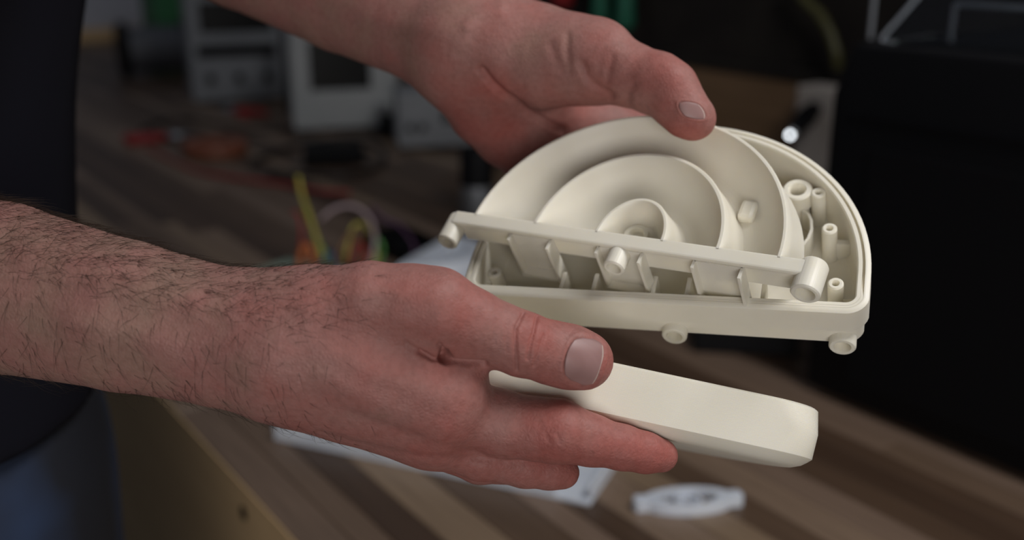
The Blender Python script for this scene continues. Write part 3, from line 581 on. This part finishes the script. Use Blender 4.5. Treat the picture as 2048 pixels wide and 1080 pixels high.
# olive cord hanging by the machine
sa, za = on_plane_d(1600, -30, BD-0.03); 
cdp = []
for x, y in ((1585, -40), (1612, 5), (1640, 30), (1660, 65), (1672, 105), (1676, 140)):
    s_, z_ = on_plane_d(x, y, BD-0.02); cdp.append(Vector(bp(s_, BD-0.02, z_)))
hc = MB().tube([p-cdp[-1] for p in cdp], 0.009, 8).build('hanging_rope', M_OLIVE, None, smooth=True); hc.location = cdp[-1]; tag(hc, 'olive rope hanging in front of the dark pegboard', 'rope')

# ------------------------------------------------------------------ implicit surfaces for the person
def smin(a, b, k):
    h = np.maximum(k-np.abs(a-b), 0.0)/k
    return np.minimum(a, b)-h*h*k*0.25
class Field:
    def __init__(s, lo, hi, h):
        s.lo = np.array(lo, float); s.h = h; s.n = np.ceil((np.array(hi)-s.lo)/h).astype(int)+1
        s.ax = [(s.lo[i]+h*np.arange(s.n[i])).astype(np.float32) for i in range(3)]
        s.v = np.full(s.n, 0.05, np.float32)
    def sub(s, a, b):
        i0 = np.clip(np.floor((a-s.lo)/s.h).astype(int), 0, s.n); i1 = np.clip(np.ceil((b-s.lo)/s.h).astype(int)+1, 0, s.n)
        return tuple(slice(x, y) for x, y in zip(i0, i1))
    def cone(s, p, r1, q, r2, sq=(1, 1, 1), pad=0.02):
        p, q, sq = np.array(p, float), np.array(q, float), np.array(sq, float); R = max(r1, r2)+pad
        sl = s.sub(np.minimum(p, q)-R, np.maximum(p, q)+R)
        X, Y, Z = [(s.ax[i][sl[i]]/sq[i]).astype(np.float32) for i in range(3)]
        p, q = p/sq, q/sq; ab = q-p; L = max(float(ab@ab), 1e-12)
        X = X[:, None, None]-p[0]; Y = Y[None, :, None]-p[1]; Z = Z[None, None, :]-p[2]
        t = np.clip((X*ab[0]+Y*ab[1]+Z*ab[2])/L, 0, 1)
        d = np.sqrt((X-t*ab[0])**2+(Y-t*ab[1])**2+(Z-t*ab[2])**2)-(r1+t*(r2-r1))
        return sl, d.astype(np.float32)
    def add(s, prims, k):
        for pr in prims:
            sl, d = s.cone(*pr); s.v[sl] = smin(s.v[sl], d, k)
    def carve(s, prims, k):
        for pr in prims:
            sl, d = s.cone(*pr); s.v[sl] = -smin(-s.v[sl], d, k)
    def mesh(s):
        v = s.v; ins = v < 0; n = v.shape
        c = np.zeros((n[0]-1, n[1]-1, n[2]-1), np.uint8)
        for i in (0, 1):
            for j in (0, 1):
                for k in (0, 1): c += ins[i:n[0]-1+i, j:n[1]-1+j, k:n[2]-1+k]
        I = np.argwhere((c > 0) & (c < 8)); idx = np.full(c.shape, -1, np.int32); idx[tuple(I.T)] = np.arange(len(I))
        acc = np.zeros((len(I), 3)); cnt = np.zeros(len(I))
        corners = [(i, j, k) for i in (0, 1) for j in (0, 1) for k in (0, 1)]
        val = {cc: v[I[:, 0]+cc[0], I[:, 1]+cc[1], I[:, 2]+cc[2]] for cc in corners}
        for a in corners:
            for x in range(3):
                if a[x] == 0:
                    b = list(a); b[x] = 1; b = tuple(b); va, vb = val[a], val[b]; m = (va < 0) != (vb < 0)
                    t = np.where(m, va/np.where(m, va-vb, 1), 0); P = np.repeat(np.array(a, float)[None], len(I), 0); P[:, x] += t
                    acc[m] += P[m]; cnt[m] += 1
        V = s.lo+(I+acc/cnt[:, None])*s.h; Q = []
        for x in range(3):
            y, z = (x+1) % 3, (x+2) % 3
            sa = [slice(None)]*3; sb = [slice(None)]*3; sa[x] = slice(0, n[x]-1); sb[x] = slice(1, n[x])
            A, B = ins[tuple(sa)], ins[tuple(sb)]; E = np.argwhere(A != B)
            E = E[(E[:, y] > 0) & (E[:, z] > 0) & (E[:, y] < n[y]-1) & (E[:, z] < n[z]-1)]
            f = A[tuple(E.T)]; g = []
            for dy, dz in ((-1, -1), (0, -1), (0, 0), (-1, 0)):
                q = E.copy(); q[:, y] += dy; q[:, z] += dz; g.append(idx[tuple(q.T)])
            g = np.stack(g, 1); g[~f] = g[~f][:, ::-1]; Q.append(g)
        Q = np.concatenate(Q); return V, Q[(Q >= 0).all(1)]
def relax(V, Q, it, lam=0.5):
    E = np.concatenate([Q[:, [0, 1]], Q[:, [1, 2]], Q[:, [2, 3]], Q[:, [3, 0]]]); n = len(V)
    i = np.concatenate([E[:, 0], E[:, 1]]); j = np.concatenate([E[:, 1], E[:, 0]]); c = np.bincount(i, minlength=n)
    for k in range(it):
        for l in (lam, -lam*0.98) if it > 2 else (lam,):
            A = np.stack([np.bincount(i, V[j, x], n) for x in range(3)], 1)/np.maximum(c, 1)[:, None]; V = V+l*(A-V)
    return V
def normals(V, Q):
    N = np.cross(V[Q[:, 2]]-V[Q[:, 0]], V[Q[:, 3]]-V[Q[:, 1]]); out = np.zeros_like(V)
    for k in range(4):
        for x in range(3): out[:, x] += np.bincount(Q[:, k], N[:, x], len(V))
    return out/np.maximum(np.linalg.norm(out, axis=1), 1e-12)[:, None]
def split(V, Q):                 # one level of quad subdivision
    E = np.concatenate([Q[:, [0, 1]], Q[:, [1, 2]], Q[:, [2, 3]], Q[:, [3, 0]]]); E.sort(1)
    U, inv = np.unique(E[:, 0].astype(np.int64)*len(V)+E[:, 1], return_inverse=True); a, b = U//len(V), U % len(V)
    n = len(V); m = len(Q); inv = inv.reshape(4, m)+n; fc = n+len(U)+np.arange(m)
    V2 = np.concatenate([V, (V[a]+V[b])/2, V[Q].mean(1)])
    Q2 = np.concatenate([np.stack([Q[:, k], inv[k], fc, inv[(k+3) % 4]], 1) for k in range(4)])
    return V2, Q2
def toscreen(V): return np.stack([1024+F*V[:, 0]/V[:, 2], 540-F*V[:, 1]/V[:, 2]], 1)
def pl_dist(P, line):
    d = np.full(len(P), 1e9); L = np.array(line, float)
    for a, b in zip(L, L[1:]):
        ab = b-a; t = np.clip(((P-a)@ab)/(ab@ab), 0, 1); d = np.minimum(d, np.hypot(*(P-a-t[:, None]*ab).T))
    return d
def wcam(p):                     # world -> camera coords
    p = np.asarray(p, float)-CAM; return np.array([p[0], p[1]*SP+p[2]*CP, p[1]*CP-p[2]*SP])

# torso: the person stands in front of the bench, facing it
PF = np.array([0.802, 0.598]); PR = np.array([0.598, -0.802]); PC = np.array([-0.379, 0.598])
def pw(r, f, z): q = PC+PR*r+PF*f; return np.array([q[0], q[1], z])     # right, front, height
SHO_R, SHO_L = pw(0.185, 0.02, 1.455), pw(-0.175, 0.045, 1.455)

H_ = 0.0011
def K4(x, y, z, r): return (px(x, y, z), r*z/F)
def chain(L, sq=(1, 1, 1), pad=0.016):
    C = [K4(*q) if len(q) == 4 else q for q in L]; return [(a[0], a[1], b[0], b[1], sq, pad) for a, b in zip(C, C[1:])]
def put(f, g, lo_, hi_, how):
    sl = f.sub(lo_, hi_); sub = np.full([s.stop-s.start for s in sl], 0.05, np.float32)
    for pr in g:
        s2, d = f.cone(*pr); loc = [(a.start-b.start, a.stop-b.start) for a, b in zip(s2, sl)]
        o0 = [max(a, 0) for a, b in loc]; o1 = [min(b, sub.shape[i]) for i, (a, b) in enumerate(loc)]
        dd = d[tuple(slice(o0[i]-loc[i][0], o1[i]-loc[i][0]) for i in range(3))]; ks = tuple(slice(a, b) for a, b in zip(o0, o1))
        sub[ks] = smin(sub[ks], dd, 0.0025)
    f.v[sl] = how(f.v[sl], sub) if how.__code__.co_argcount == 2 else how(f.v[sl], sub, sl)
def arm(base_ch, fingers, kb, kf, extra=()):
    P = [q for g in base_ch+fingers for q in g]
    lo = np.min([np.minimum(p[0]-p[1], p[2]-p[3]) for p in P], 0)-0.006; hi = np.max([np.maximum(p[0]+p[1], p[2]+p[3]) for p in P], 0)+0.006
    f = Field(lo, hi, H_)
    for ch in base_ch:
        vol = {}
        l_ = np.min([np.minimum(p[0], p[2])-max(p[1], p[3]) for p in ch], 0)-0.03; h_ = np.max([np.maximum(p[0], p[2])+max(p[1], p[3]) for p in ch], 0)+0.03
        put(f, ch, l_, h_, lambda cur, d: smin(cur, d, kb))
    palm = f.v.copy()
    for gi, g in enumerate(fingers):
        lo_ = np.min([np.minimum(p[0], p[2]) for p in g], 0)-0.03; hi_ = np.max([np.maximum(p[0], p[2]) for p in g], 0)+0.03
        put(f, g, lo_, hi_, lambda cur, d, sl: np.minimum(cur, smin(palm[sl], d, kf if not hasattr(kf, '__len__') else kf[gi])))
    for pr, k in extra: f.carve([pr], k)
    V, Q = f.mesh(); V = relax(V, Q, 6); V, Q = split(V, Q); return relax(V, Q, 3), Q

# ---- near (right) hand: back of the hand to the viewer, thumb on top
elbR = px(-430, 535, 0.47); shR = wcam(SHO_R)
baseR = [chain([(shR, 0.05), (elbR, 0.042)], pad=0.03), chain([(elbR, 0.040), (px(-200, 555, 0.43), 0.040)], (1, 1, 0.92), 0.03),
    chain([(-200, 552, 0.43, 195), (0, 575, 0.402, 170), (250, 632, 0.389, 150), (450, 676, 0.384, 138), (560, 690, 0.383, 136)], (1, 1, 0.78), 0.03),
    chain([(540, 664, 0.382, 104), (640, 625, 0.377, 92), (740, 602, 0.372, 78), (872, 614, 0.371, 71)]),
    chain([(580, 690, 0.383, 108), (760, 752, 0.381, 90), (895, 806, 0.382, 76)]), chain([(580, 715, 0.386, 106), (870, 850, 0.389, 70)]),
    chain([(580, 728, 0.391, 98), (700, 792, 0.394, 82), (850, 872, 0.398, 56)]), chain([(720, 716, 0.378, 70), (850, 744, 0.380, 62), (904, 758, 0.3825, 57)])]
thumbR = chain([(830, 608, 0.372, 72), (872, 616, 0.372, 72), (945, 646, 0.374, 67), (1000, 670, 0.377, 63), (1044, 688, 0.379, 64), (1105, 706, 0.383, 62), (1140, 714, 0.3845, 63), (1168, 721, 0.386, 59)])
indexR = chain([(890, 815, 0.389, 70), (1000, 848, 0.391, 67), (1075, 858, 0.390, 62), (1118, 863, 0.389, 63), (1180, 880, 0.390, 51), (1245, 895, 0.392, 44), (1290, 905, 0.3945, 40), (1322, 911, 0.397, 34)])
midR = chain([(850, 855, 0.394, 66), (960, 905, 0.398, 54), (1050, 930, 0.402, 44), (1100, 938, 0.404, 40), (1126, 945, 0.405, 33)])
ringR = chain([(840, 868, 0.404, 56), (960, 922, 0.416, 44), (1060, 936, 0.430, 36), (1090, 938, 0.436, 32)])
litR = chain([(815, 868, 0.412, 48), (910, 908, 0.428, 38), (980, 925, 0.440, 33), (1020, 930, 0.446, 30)])
VR, QR = arm(baseR, [thumbR, indexR, midR, ringR, litR], 0.013, (0.007, 0.0035, 0.006, 0.006, 0.006))
# ---- far (left) hand: palm side to the viewer, thumb hooked over the arches, fingers under the case
elbL = px(250, -220, 0.60); shL = wcam(SHO_L)
baseL = [chain([(shL, 0.05), (elbL, 0.042)], pad=0.03), chain([(250, -220, 0.60, 150), (491, -109, 0.56, 127), (690, -15, 0.53, 119), (850, 58, 0.503, 108), (931, 96, 0.493, 108)], (1, 1, 0.82), 0.03),
    chain([(925, 92, 0.490, 102), (1010, 112, 0.484, 98), (1090, 128, 0.477, 88), (1185, 126, 0.467, 74)]), chain([(960, 70, 0.493, 88), (1080, 80, 0.484, 64), (1180, 112, 0.471, 60)]),
    chain([(940, 140, 0.499, 84), (974, 212, 0.510, 80), (1020, 258, 0.521, 78), (1075, 295, 0.531, 76)]), chain([(1000, 150, 0.500, 80), (1090, 220, 0.515, 76), (1150, 256, 0.525, 70), (1250, 266, 0.532, 62)])]
thumbL = chain([(1150, 120, 0.470, 75), (1195, 126, 0.465, 72), (1255, 148, 0.457, 63), (1314, 168, 0.450, 62), (1338, 180, 0.447, 58), (1355, 205, 0.4445, 53), (1375, 228, 0.4425, 48), (1389, 238, 0.4420, 43)])
def under(L, r): return [(case_pt(*p), rr) for p, rr in zip(L, r)]
fingersL = []
for b0, b1, le in ((0.066, 0.058, 0.030), (0.050, 0.040, 0.034), (0.033, 0.022, 0.028), (0.018, 0.006, 0.014)):
    fingersL.append(chain([(px(1085, 290, 0.535), 0.017)]+under([(-0.066, b0+0.008, -0.045), (-0.030, (b0+b1)/2, -0.044), (-0.006, b1, -0.040), (le-0.012, b1-0.003, -0.037)], (0.0105, 0.0095, 0.0088, 0.0075))))
VL, QL = arm(baseL, [thumbL]+fingersL, 0.014, 0.008)

def detail(V, Q, creases, ridges, nails):
    N = normals(V, Q); S = toscreen(V); fac = np.clip(-(N*V).sum(1)/np.linalg.norm(V, axis=1)*3, 0, 1); disp = np.zeros(len(V))
    for line, wpx, dep in creases: disp -= dep*np.exp(-(pl_dist(S, line)/wpx)**2)*fac
    for line, wpx, hgt in ridges: disp += hgt*np.exp(-(pl_dist(S, line)/wpx)**2)*fac
    for c, e1, e2, dep in nails:
        A = np.linalg.inv(np.array([e1, e2], float).T); uv = (S-np.array(c))@A.T; r = (np.abs(uv)**2.8).sum(1)**(1/2.8)
        disp += (np.where(r < 1, -dep*np.clip((1.0-r)*6+0.2, 0, 1), 0) + 0.00035*np.exp(-((r-1.14)/0.1)**2))*fac
    return V+N*disp[:, None]*0.001 if False else V+N*disp[:, None]
creR = [([(1046, 627), (1032, 657), (1031, 694), (1034, 741)], 3.4, 0.0010), ([(1074, 634), (1068, 662), (1060, 694), (1056, 718)], 3.2, 0.0009), ([(1088, 671), (1078, 704), (1069, 731)], 3.2, 0.0006),
        ([(990, 643), (987, 662), (988, 688)], 4, 0.0002), ([(1016, 640), (1012, 670), (1014, 705)], 4, 0.0002),
        ([(812, 688), (838, 704), (866, 718)], 6, 0.0008), ([(840, 705), (866, 719), (893, 721)], 5, 0.0016), ([(885, 721), (930, 726), (970, 729)], 5, 0.0024), ([(879, 692), (890, 708)], 5, 0.0014), ([(889, 712), (894, 718)], 9, 0.0050),
        ([(640, 868), (745, 896), (838, 915), (930, 918), (1004, 919)], 8, 0.0007), ([(700, 834), (768, 858), (870, 893), (960, 908)], 14, 0.0006),
        ([(640, 800), (740, 842), (840, 878)], 12, 0.0004), ([(1092, 870), (1100, 882)], 4, 0.0003), ([(1115, 868), (1120, 884)], 4, 0.0003)]
ridR = [([(640, 694), (760, 745), (890, 795)], 28, 0.0008), ([(640, 750), (740, 800), (880, 862)], 24, 0.0006), ([(610, 618), (720, 580), (860, 592)], 26, 0.0008), ([(1105, 850), (1135, 862)], 40, 0.0006),
        ([(60, 500), (200, 545), (380, 600)], 40, 0.0016), ([(150, 640), (330, 690)], 40, 0.0012)]
nR = ((1168, 722), (36, 9.5), (-12, 46), 0.0006)
VR = detail(VR, QR, creR, ridR, [nR])
creL = [([(962, 140), (985, 168), (1008, 190), (1057, 225), (1122, 258)], 8, 0.0024), ([(1165, 130), (1172, 148), (1182, 163), (1198, 176), (1222, 192)], 9, 0.0013), ([(1135, 70), (1134, 105), (1139, 145)], 8, 0.0006), ([(1102, 90), (1112, 120), (1124, 145)], 10, 0.0005),
        ([(1265, 169), (1256, 188), (1255, 206)], 8, 0.0006), ([(1226, 116), (1218, 138), (1215, 160)], 8, 0.0005), ([(946, 72), (960, 52), (982, 36)], 16, 0.0006), ([(880, 188), (912, 166), (960, 145)], 16, 0.0008)]
ridL = [([(938, 52), (966, 32), (1000, 18)], 16, 0.0010), ([(1335, 135), (1352, 150)], 28, 0.0010), ([(1060, 230), (1115, 247)], 14, 0.0010), ([(1235, 70), (1225, 95)], 30, 0.0012), ([(740, 46), (850, 62), (930, 64)], 26, 0.0008)]
nL = ((1384, 221), (24.5, 3), (7, 17), 0.0005)
VL = detail(VL, QL, creL, ridL, [nL])

def redness(V, spots, base):
    S = toscreen(V); r = base(S[:, 0], S[:, 1]).astype(np.float32)
    for x, y, rad, a in spots: r += a*np.exp(-((S[:, 0]-x)**2+(S[:, 1]-y)**2)/rad**2)
    return r
rR = redness(VR, [(880, 560, 70, 0.12), (1050, 690, 50, 0.12), (1215, 720, 40, 0.2), (1110, 640, 40, 0.15), (900, 900, 90, 0.2), (1250, 890, 120, 0.25), (1090, 950, 80, 0.2), (560, 640, 110, 0.15), (430, 560, 140, -0.12), (760, 790, 60, -0.08)], lambda x, y: np.interp(x, [0, 300, 480, 650, 900, 1300], [0.16, 0.22, 0.42, 0.5, 0.6, 0.72]))
rL = redness(VL, [(960, 250, 110, 0.35), (1190, 120, 50, 0.15), (1390, 270, 40, 0.3), (1320, 240, 60, 0.25), (1180, 210, 60, 0.2), (1060, 90, 80, -0.1)], lambda x, y: np.interp(x, [300, 800, 900, 1000, 1300], [0.30, 0.34, 0.42, 0.5, 0.55]))

# ---- trunk, neck, head and legs under the clothes (coarse) joined into the same body mesh
def pcone(p, r1, q, r2, sq=(1, 1, 1), pad=0.05): return (np.array(p, float), r1, np.array(q, float), r2, sq, pad)
class PField(Field): pass
def local(r, f, z): return np.array([r, f, z])
fb = Field((-0.30, -0.18, 0.02), (0.30, 0.26, 1.86), 0.008)
fb.add([pcone((0, -0.02, 1.02), 0.138, (0, -0.015, 1.18), 0.13, (1.1, 0.66, 1)), pcone((0, -0.015, 1.18), 0.132, (0, 0.008, 1.36), 0.148, (1.15, 0.70, 1)), pcone((-0.15, 0, 1.43), 0.06, (0.15, 0, 1.43), 0.06), pcone((0, 0.0, 1.44), 0.062, (0, 0.02, 1.60), 0.055)], 0.05)
fb.add([pcone((sg*0.08, -0.01, 0.90), 0.080, (sg*0.1, 0.01, 0.52), 0.055) for sg in (-1, 1)]+[pcone((sg*0.1, 0.01, 0.52), 0.058, (sg*0.105, -0.01, 0.10), 0.042) for sg in (-1, 1)], 0.03)
Vb, Qb = fb.mesh(); Vb = relax(Vb, Qb, 4)
fh = Field((-0.13, -0.13, 1.52), (0.13, 0.20, 1.84), 0.003)
HC_ = 1.685
fh.add([pcone((0, 0.01, HC_+0.03), 0.082, (0, 0.045, HC_+0.03), 0.078, (0.92, 1, 1.08)), pcone((0, 0.06, HC_-0.055), 0.048, (0, 0.085, HC_-0.085), 0.026, (1.1, 1, 1)), pcone((0, 0.04, HC_-0.03), 0.062, (0, 0.07, HC_-0.03), 0.05), pcone((0, 0.0, 1.55), 0.056, (0, 0.01, 1.64), 0.055)], 0.03)
fh.add([pcone((0, 0.118, HC_+0.005), 0.009, (0, 0.138, HC_-0.032), 0.012), pcone((-0.012, 0.128, HC_-0.037), 0.007, (0.012, 0.128, HC_-0.037), 0.007), pcone((-0.04, 0.103, HC_+0.022), 0.010, (0.04, 0.103, HC_+0.022), 0.010)], 0.012)
for sg in (-1, 1): fh.add([pcone((sg*0.082, 0.02, HC_-0.022), 0.010, (sg*0.088, 0.012, HC_+0.018), 0.015, (0.5, 1, 1))], 0.006)
fh.carve([pcone((sg*0.032, 0.128, HC_), 0.014, (sg*0.034, 0.126, HC_), 0.014) for sg in (-1, 1)], 0.012)
fh.add([pcone((-0.02, 0.116, HC_-0.062), 0.0055, (0.02, 0.116, HC_-0.062), 0.0055), pcone((-0.017, 0.115, HC_-0.072), 0.006, (0.017, 0.115, HC_-0.072), 0.006)], 0.004)
Vh, Qh = fh.mesh(); Vh = relax(Vh, Qh, 4)
def pworld(V): return np.stack([PC[0]+PR[0]*V[:, 0]+PF[0]*V[:, 1], PC[1]+PR[1]*V[:, 0]+PF[1]*V[:, 1], V[:, 2]], 1)
PB = np.array([PC[0], PC[1], 0.0])
person = empty('person', PB); tag(person, 'person in a dark shirt and blue jeans holding two ivory plastic parts', 'person')
parts = [(cw(VR), QR, rR), (cw(VL), QL, rL), (pworld(Vb), Qb[:, ::-1] if False else Qb, np.full(len(Vb), 0.3, np.float32)), (pworld(Vh), Qh, np.full(len(Vh), 0.4, np.float32))]
off = 0; AV, AQ, AR = [], [], []
for V, Q, r in parts: AV.append(V-PB); AQ.append(Q+off); AR.append(r); off += len(V)
me = mesh_np('body', np.concatenate(AV), np.concatenate(AQ)); at = me.attributes.new('red', 'FLOAT', 'POINT'); at.data.foreach_set('value', np.concatenate(AR).astype(np.float32))
body = link('body', me, M_SKIN, person, smooth=True)
# ---- nails: thin curved plates fitted to the thumb ends
def nail(V, Q, c, e1, e2, lift, edge_dir):
    S = toscreen(V); N = normals(V, Q); A = np.linalg.inv(np.array([e1, e2], float).T); uv = (S-np.array(c))@A.T
    m = (np.abs(uv) < 1.25).all(1) & ((N*V).sum(1) < 0) & (V[:, 2] < np.percentile(V[(np.abs(uv) < 0.6).all(1) & ((N*V).sum(1) < 0)][:, 2], 50)+0.008)
    B = lambda u, v: np.stack([np.ones_like(u), u, v, u*u, u*v, v*v], 1); co, *_ = np.linalg.lstsq(B(uv[m, 0], uv[m, 1]), V[m, 2], rcond=None)
    n = 22; g = []; 
    for i in range(n+1):
        for j in range(n+1):
            a, b = -1+2*i/n, -1+2*j/n
            # map the square to a rounded plate
            g.append((a*math.sqrt(1-b*b/2.5), b*math.sqrt(1-a*a/2.7)*(1.0+0.04*a)))
    g = np.array(g); z = B(g[:, 0], g[:, 1])@co - lift*(1-0.55*np.maximum(np.abs(g[:, 0]), np.abs(g[:, 1]))**4) ; Pn = np.array(c)+g@np.array([e1, e2], float)
    top = np.stack([(Pn[:, 0]-1024)/F*z, (540-Pn[:, 1])/F*z, z], 1); bot = top.copy()*((z+0.0007)/z)[:, None]
    W_ = cw(np.concatenate([top, bot]))-PB; m_ = (n+1)**2; Fc = []; tipf = []
    for i in range(n):
        for j in range(n):
            a = i*(n+1)+j; Fc.append((a, a+1, a+n+2, a+n+1)); tipf.append(1 if i >= n-1 else 0)
    bd = [i*(n+1) for i in range(n+1)] + [n*(n+1)+j for j in range(1, n+1)] + [i*(n+1)+n for i in range(n-1, -1, -1)] + [j for j in range(n-1, 0, -1)]
    for a, b in zip(bd, bd[1:]+bd[:1]): Fc.append((a, a+m_, b+m_, b)); tipf.append(0)
    me = bpy.data.meshes.new('fingernail'); me.from_pydata([tuple(p) for p in W_], [], Fc); me.update()
    bm = bmesh.new(); bm.from_mesh(me); bmesh.ops.recalc_face_normals(bm, faces=bm.faces); bm.to_mesh(me); bm.free()
    me.materials.append(M_NAIL); me.materials.append(M_NAILTIP); me.polygons.foreach_set('material_index', np.array(tipf, np.int32))
    return link('fingernail', me, None, body, smooth=True)
nail(VR, QR, nR[0], nR[1], nR[2], 0.0007, 1); nail(VL, QL, nL[0], nL[1], nL[2], 0.0006, 1)
# ---- dark hairs on the near forearm and wrist
def hairs(V, Q, n, dens, name):
    N = normals(V, Q); S = toscreen(V); g = np.random.default_rng(3); wgt = dens(S[:, 0], S[:, 1])*((N*V).sum(1)/np.linalg.norm(V, axis=1) < 0.35)
    pick = g.choice(len(V), n, p=wgt/wgt.sum()); vv, ff = [], []
    for i in pick:
        p, nn = V[i], N[i]; x = S[i, 0]
        ang = math.radians(g.normal(-22, 28)) if S[i, 1] < np.interp(x, [0, 600], [560, 690]) else math.radians(g.normal(-70, 28))
        dr = np.array([math.cos(ang), math.sin(ang), g.normal(0, 0.2)]); dr -= nn*(nn@dr); dr /= np.linalg.norm(dr)
        L = g.uniform(0.005, 0.015)*np.interp(x, [0, 500, 800], [1.1, 0.9, 0.45]); sd = np.cross(dr, nn); bend = g.normal(0, 0.35); k0 = len(vv)
        for u in (0, 0.33, 0.66, 1.0):
            q = p+dr*L*u+nn*(L*0.42*u*(1-0.62*u)-0.0002)+sd*bend*L*u*u*0.6; r = 0.000075*(1-0.8*u)
            for a in (0, 2.094, 4.189): vv.append(q+(sd*math.cos(a)+nn*math.sin(a))*r)
        for u in range(3):
            for a in range(3): b = (a+1) % 3; ff.append((k0+u*3+a, k0+u*3+b, k0+u*3+3+b, k0+u*3+3+a))
    o = link(name, mesh_np(name, cw(np.array(vv))-PB, ff), M_HAIR, body); o['kind'] = 'stuff'; return o
hairs(VR, QR, 4200, lambda x, y: np.where((x < 760) & (x > -120), 1.0, 0.0)*np.interp(x, [-120, 100, 450, 620, 760], [0.8, 1, 0.9, 0.5, 0.08])*np.where(y < np.interp(x, [0, 600], [545, 660]), 1.9, 0.4), 'arm_hair')
# ---- clothes
def plocal(pw_): q = np.asarray(pw_)[:2]-PC; return np.array([q@PR, q@PF, pw_[2]])
lo2 = np.minimum(np.minimum(plocal(cw(elbR)), plocal(cw(elbL))), [-0.34, -0.2, 0.90])-0.09; hi2 = np.maximum(np.maximum(plocal(cw(elbR)), plocal(cw(elbL))), [0.34, 0.22, 1.56])+0.09
f2 = Field(lo2, hi2, 0.006)
f2.add([pcone((0, -0.008, 0.96), 0.158, (0, -0.008, 1.09), 0.156, (1.1, 0.74, 1)), pcone((0, -0.008, 1.09), 0.156, (0, -0.018, 1.18), 0.150, (1.1, 0.70, 1)), pcone((0, -0.018, 1.18), 0.150, (0, 0.012, 1.38), 0.166, (1.15, 0.76, 1)), pcone((-0.15, 0.005, 1.43), 0.074, (0.15, 0.005, 1.43), 0.074)], 0.05)
for sh, eb in ((SHO_R, cw(elbR)), (SHO_L, cw(elbL))):
    a, b = plocal(sh), plocal(eb); f2.add([pcone(a, 0.074, a+(b-a)*0.55, 0.064)], 0.03)
f2.carve([pcone((0, 0.01, 1.515), 0.062, (0, 0.02, 1.66), 0.075)], 0.012)
X, Y, Z = f2.ax; f2.v += (0.003*np.sin(Z*38+np.sin(X*9)[:, None, None]*2)[:, :, :] if False else 0.0022*np.sin(Z[None, None, :]*34+X[:, None, None]*22+Y[None, :, None]*15)*np.sin(Z[None, None, :]*11-X[:, None, None]*17)).astype(np.float32)
f2.v = np.maximum(f2.v, (1.095-Z)[None, None, :].astype(np.float32))
Vs, Qs = f2.mesh(); Vs = relax(Vs, Qs, 5); link('shirt', mesh_np('shirt', pworld(Vs)-PB, Qs), M_SHIRT, person, smooth=True)
fj = Field((-0.26, -0.2, 0.03), (0.26, 0.22, 1.14), 0.006)
fj.add([pcone((0, -0.006, 1.115), 0.152, (0, -0.006, 1.02), 0.158, (1.1, 0.72, 1)), pcone((0, -0.006, 1.02), 0.158, (0, -0.008, 0.90), 0.157, (1.1, 0.72, 1))], 0.03)
for sg in (-1, 1): fj.add([pcone((sg*0.088, 0.0, 0.90), 0.103, (sg*0.1, 0.012, 0.52), 0.078), pcone((sg*0.1, 0.012, 0.52), 0.078, (sg*0.105, -0.008, 0.08), 0.066)], 0.025)
X, Y, Z = fj.ax; fj.v += (0.003*np.sin(Z[None, None, :]*46+X[:, None, None]*30+Y[None, :, None]*20)*np.sin(Z[None, None, :]*13+Y[None, :, None]*25)).astype(np.float32)
fj.v = np.maximum(fj.v, np.maximum((Z-1.115), (0.06-Z))[None, None, :].astype(np.float32))
Vj, Qj = fj.mesh(); Vj = relax(Vj, Qj, 4); link('jeans', mesh_np('jeans', pworld(Vj)-PB, Qj), M_JEANS, person, smooth=True)
for sg in (-1, 1):
    f = Field((sg*0.105-0.07, -0.11, -0.01), (sg*0.105+0.07, 0.23, 0.14), 0.004)
    f.add([pcone((sg*0.105, -0.04, 0.045), 0.044, (sg*0.11, 0.15, 0.032), 0.042, (1, 1, 0.9)), pcone((sg*0.105, -0.02, 0.06), 0.045, (sg*0.105, -0.01, 0.10), 0.046)], 0.03)
    f.v = np.maximum(f.v, (0.0-f.ax[2])[None, None, :].astype(np.float32)); V, Q = f.mesh(); link('shoe', mesh_np('shoe', pworld(V)-PB, Q), M_SHOE, person, smooth=True)
# ---- hair of the head and eyes
f = Field((-0.12, -0.13, 1.60), (0.12, 0.15, 1.86), 0.004)
f.add([pcone((0, 0.0, HC_+0.04), 0.092, (0, 0.03, HC_+0.045), 0.086, (0.95, 1, 1.05)), pcone((0, -0.03, HC_), 0.075, (0, -0.02, HC_-0.03), 0.07)], 0.02)
f.carve([pcone((0, 0.13, HC_-0.05), 0.085, (0, 0.125, HC_+0.0), 0.082, (1.1, 1, 1)), pcone((-0.2, 0.06, HC_-0.03), 0.05, (0.2, 0.06, HC_-0.03), 0.05)], 0.012)
V, Q = f.mesh(); V = relax(V, Q, 3); link('head_hair', mesh_np('head_hair', pworld(V)-PB, Q), M_HAIR, person, smooth=True)
for sg in (-1, 1):
    for nm, c, r, m in (('eye', (sg*0.033, 0.104, HC_), 0.012, M_EYEW), ('iris', (sg*0.033, 0.1125, HC_), 0.0052, M_IRIS)):
        q = pworld(np.array([c]))[0]-PB
        MB().lathe([(max(0.0001, r*math.sin(math.pi*k/10)), -r*math.cos(math.pi*k/10)) for k in range(11)], Matrix.Translation(q), 16).build(nm, m, person, smooth=True)
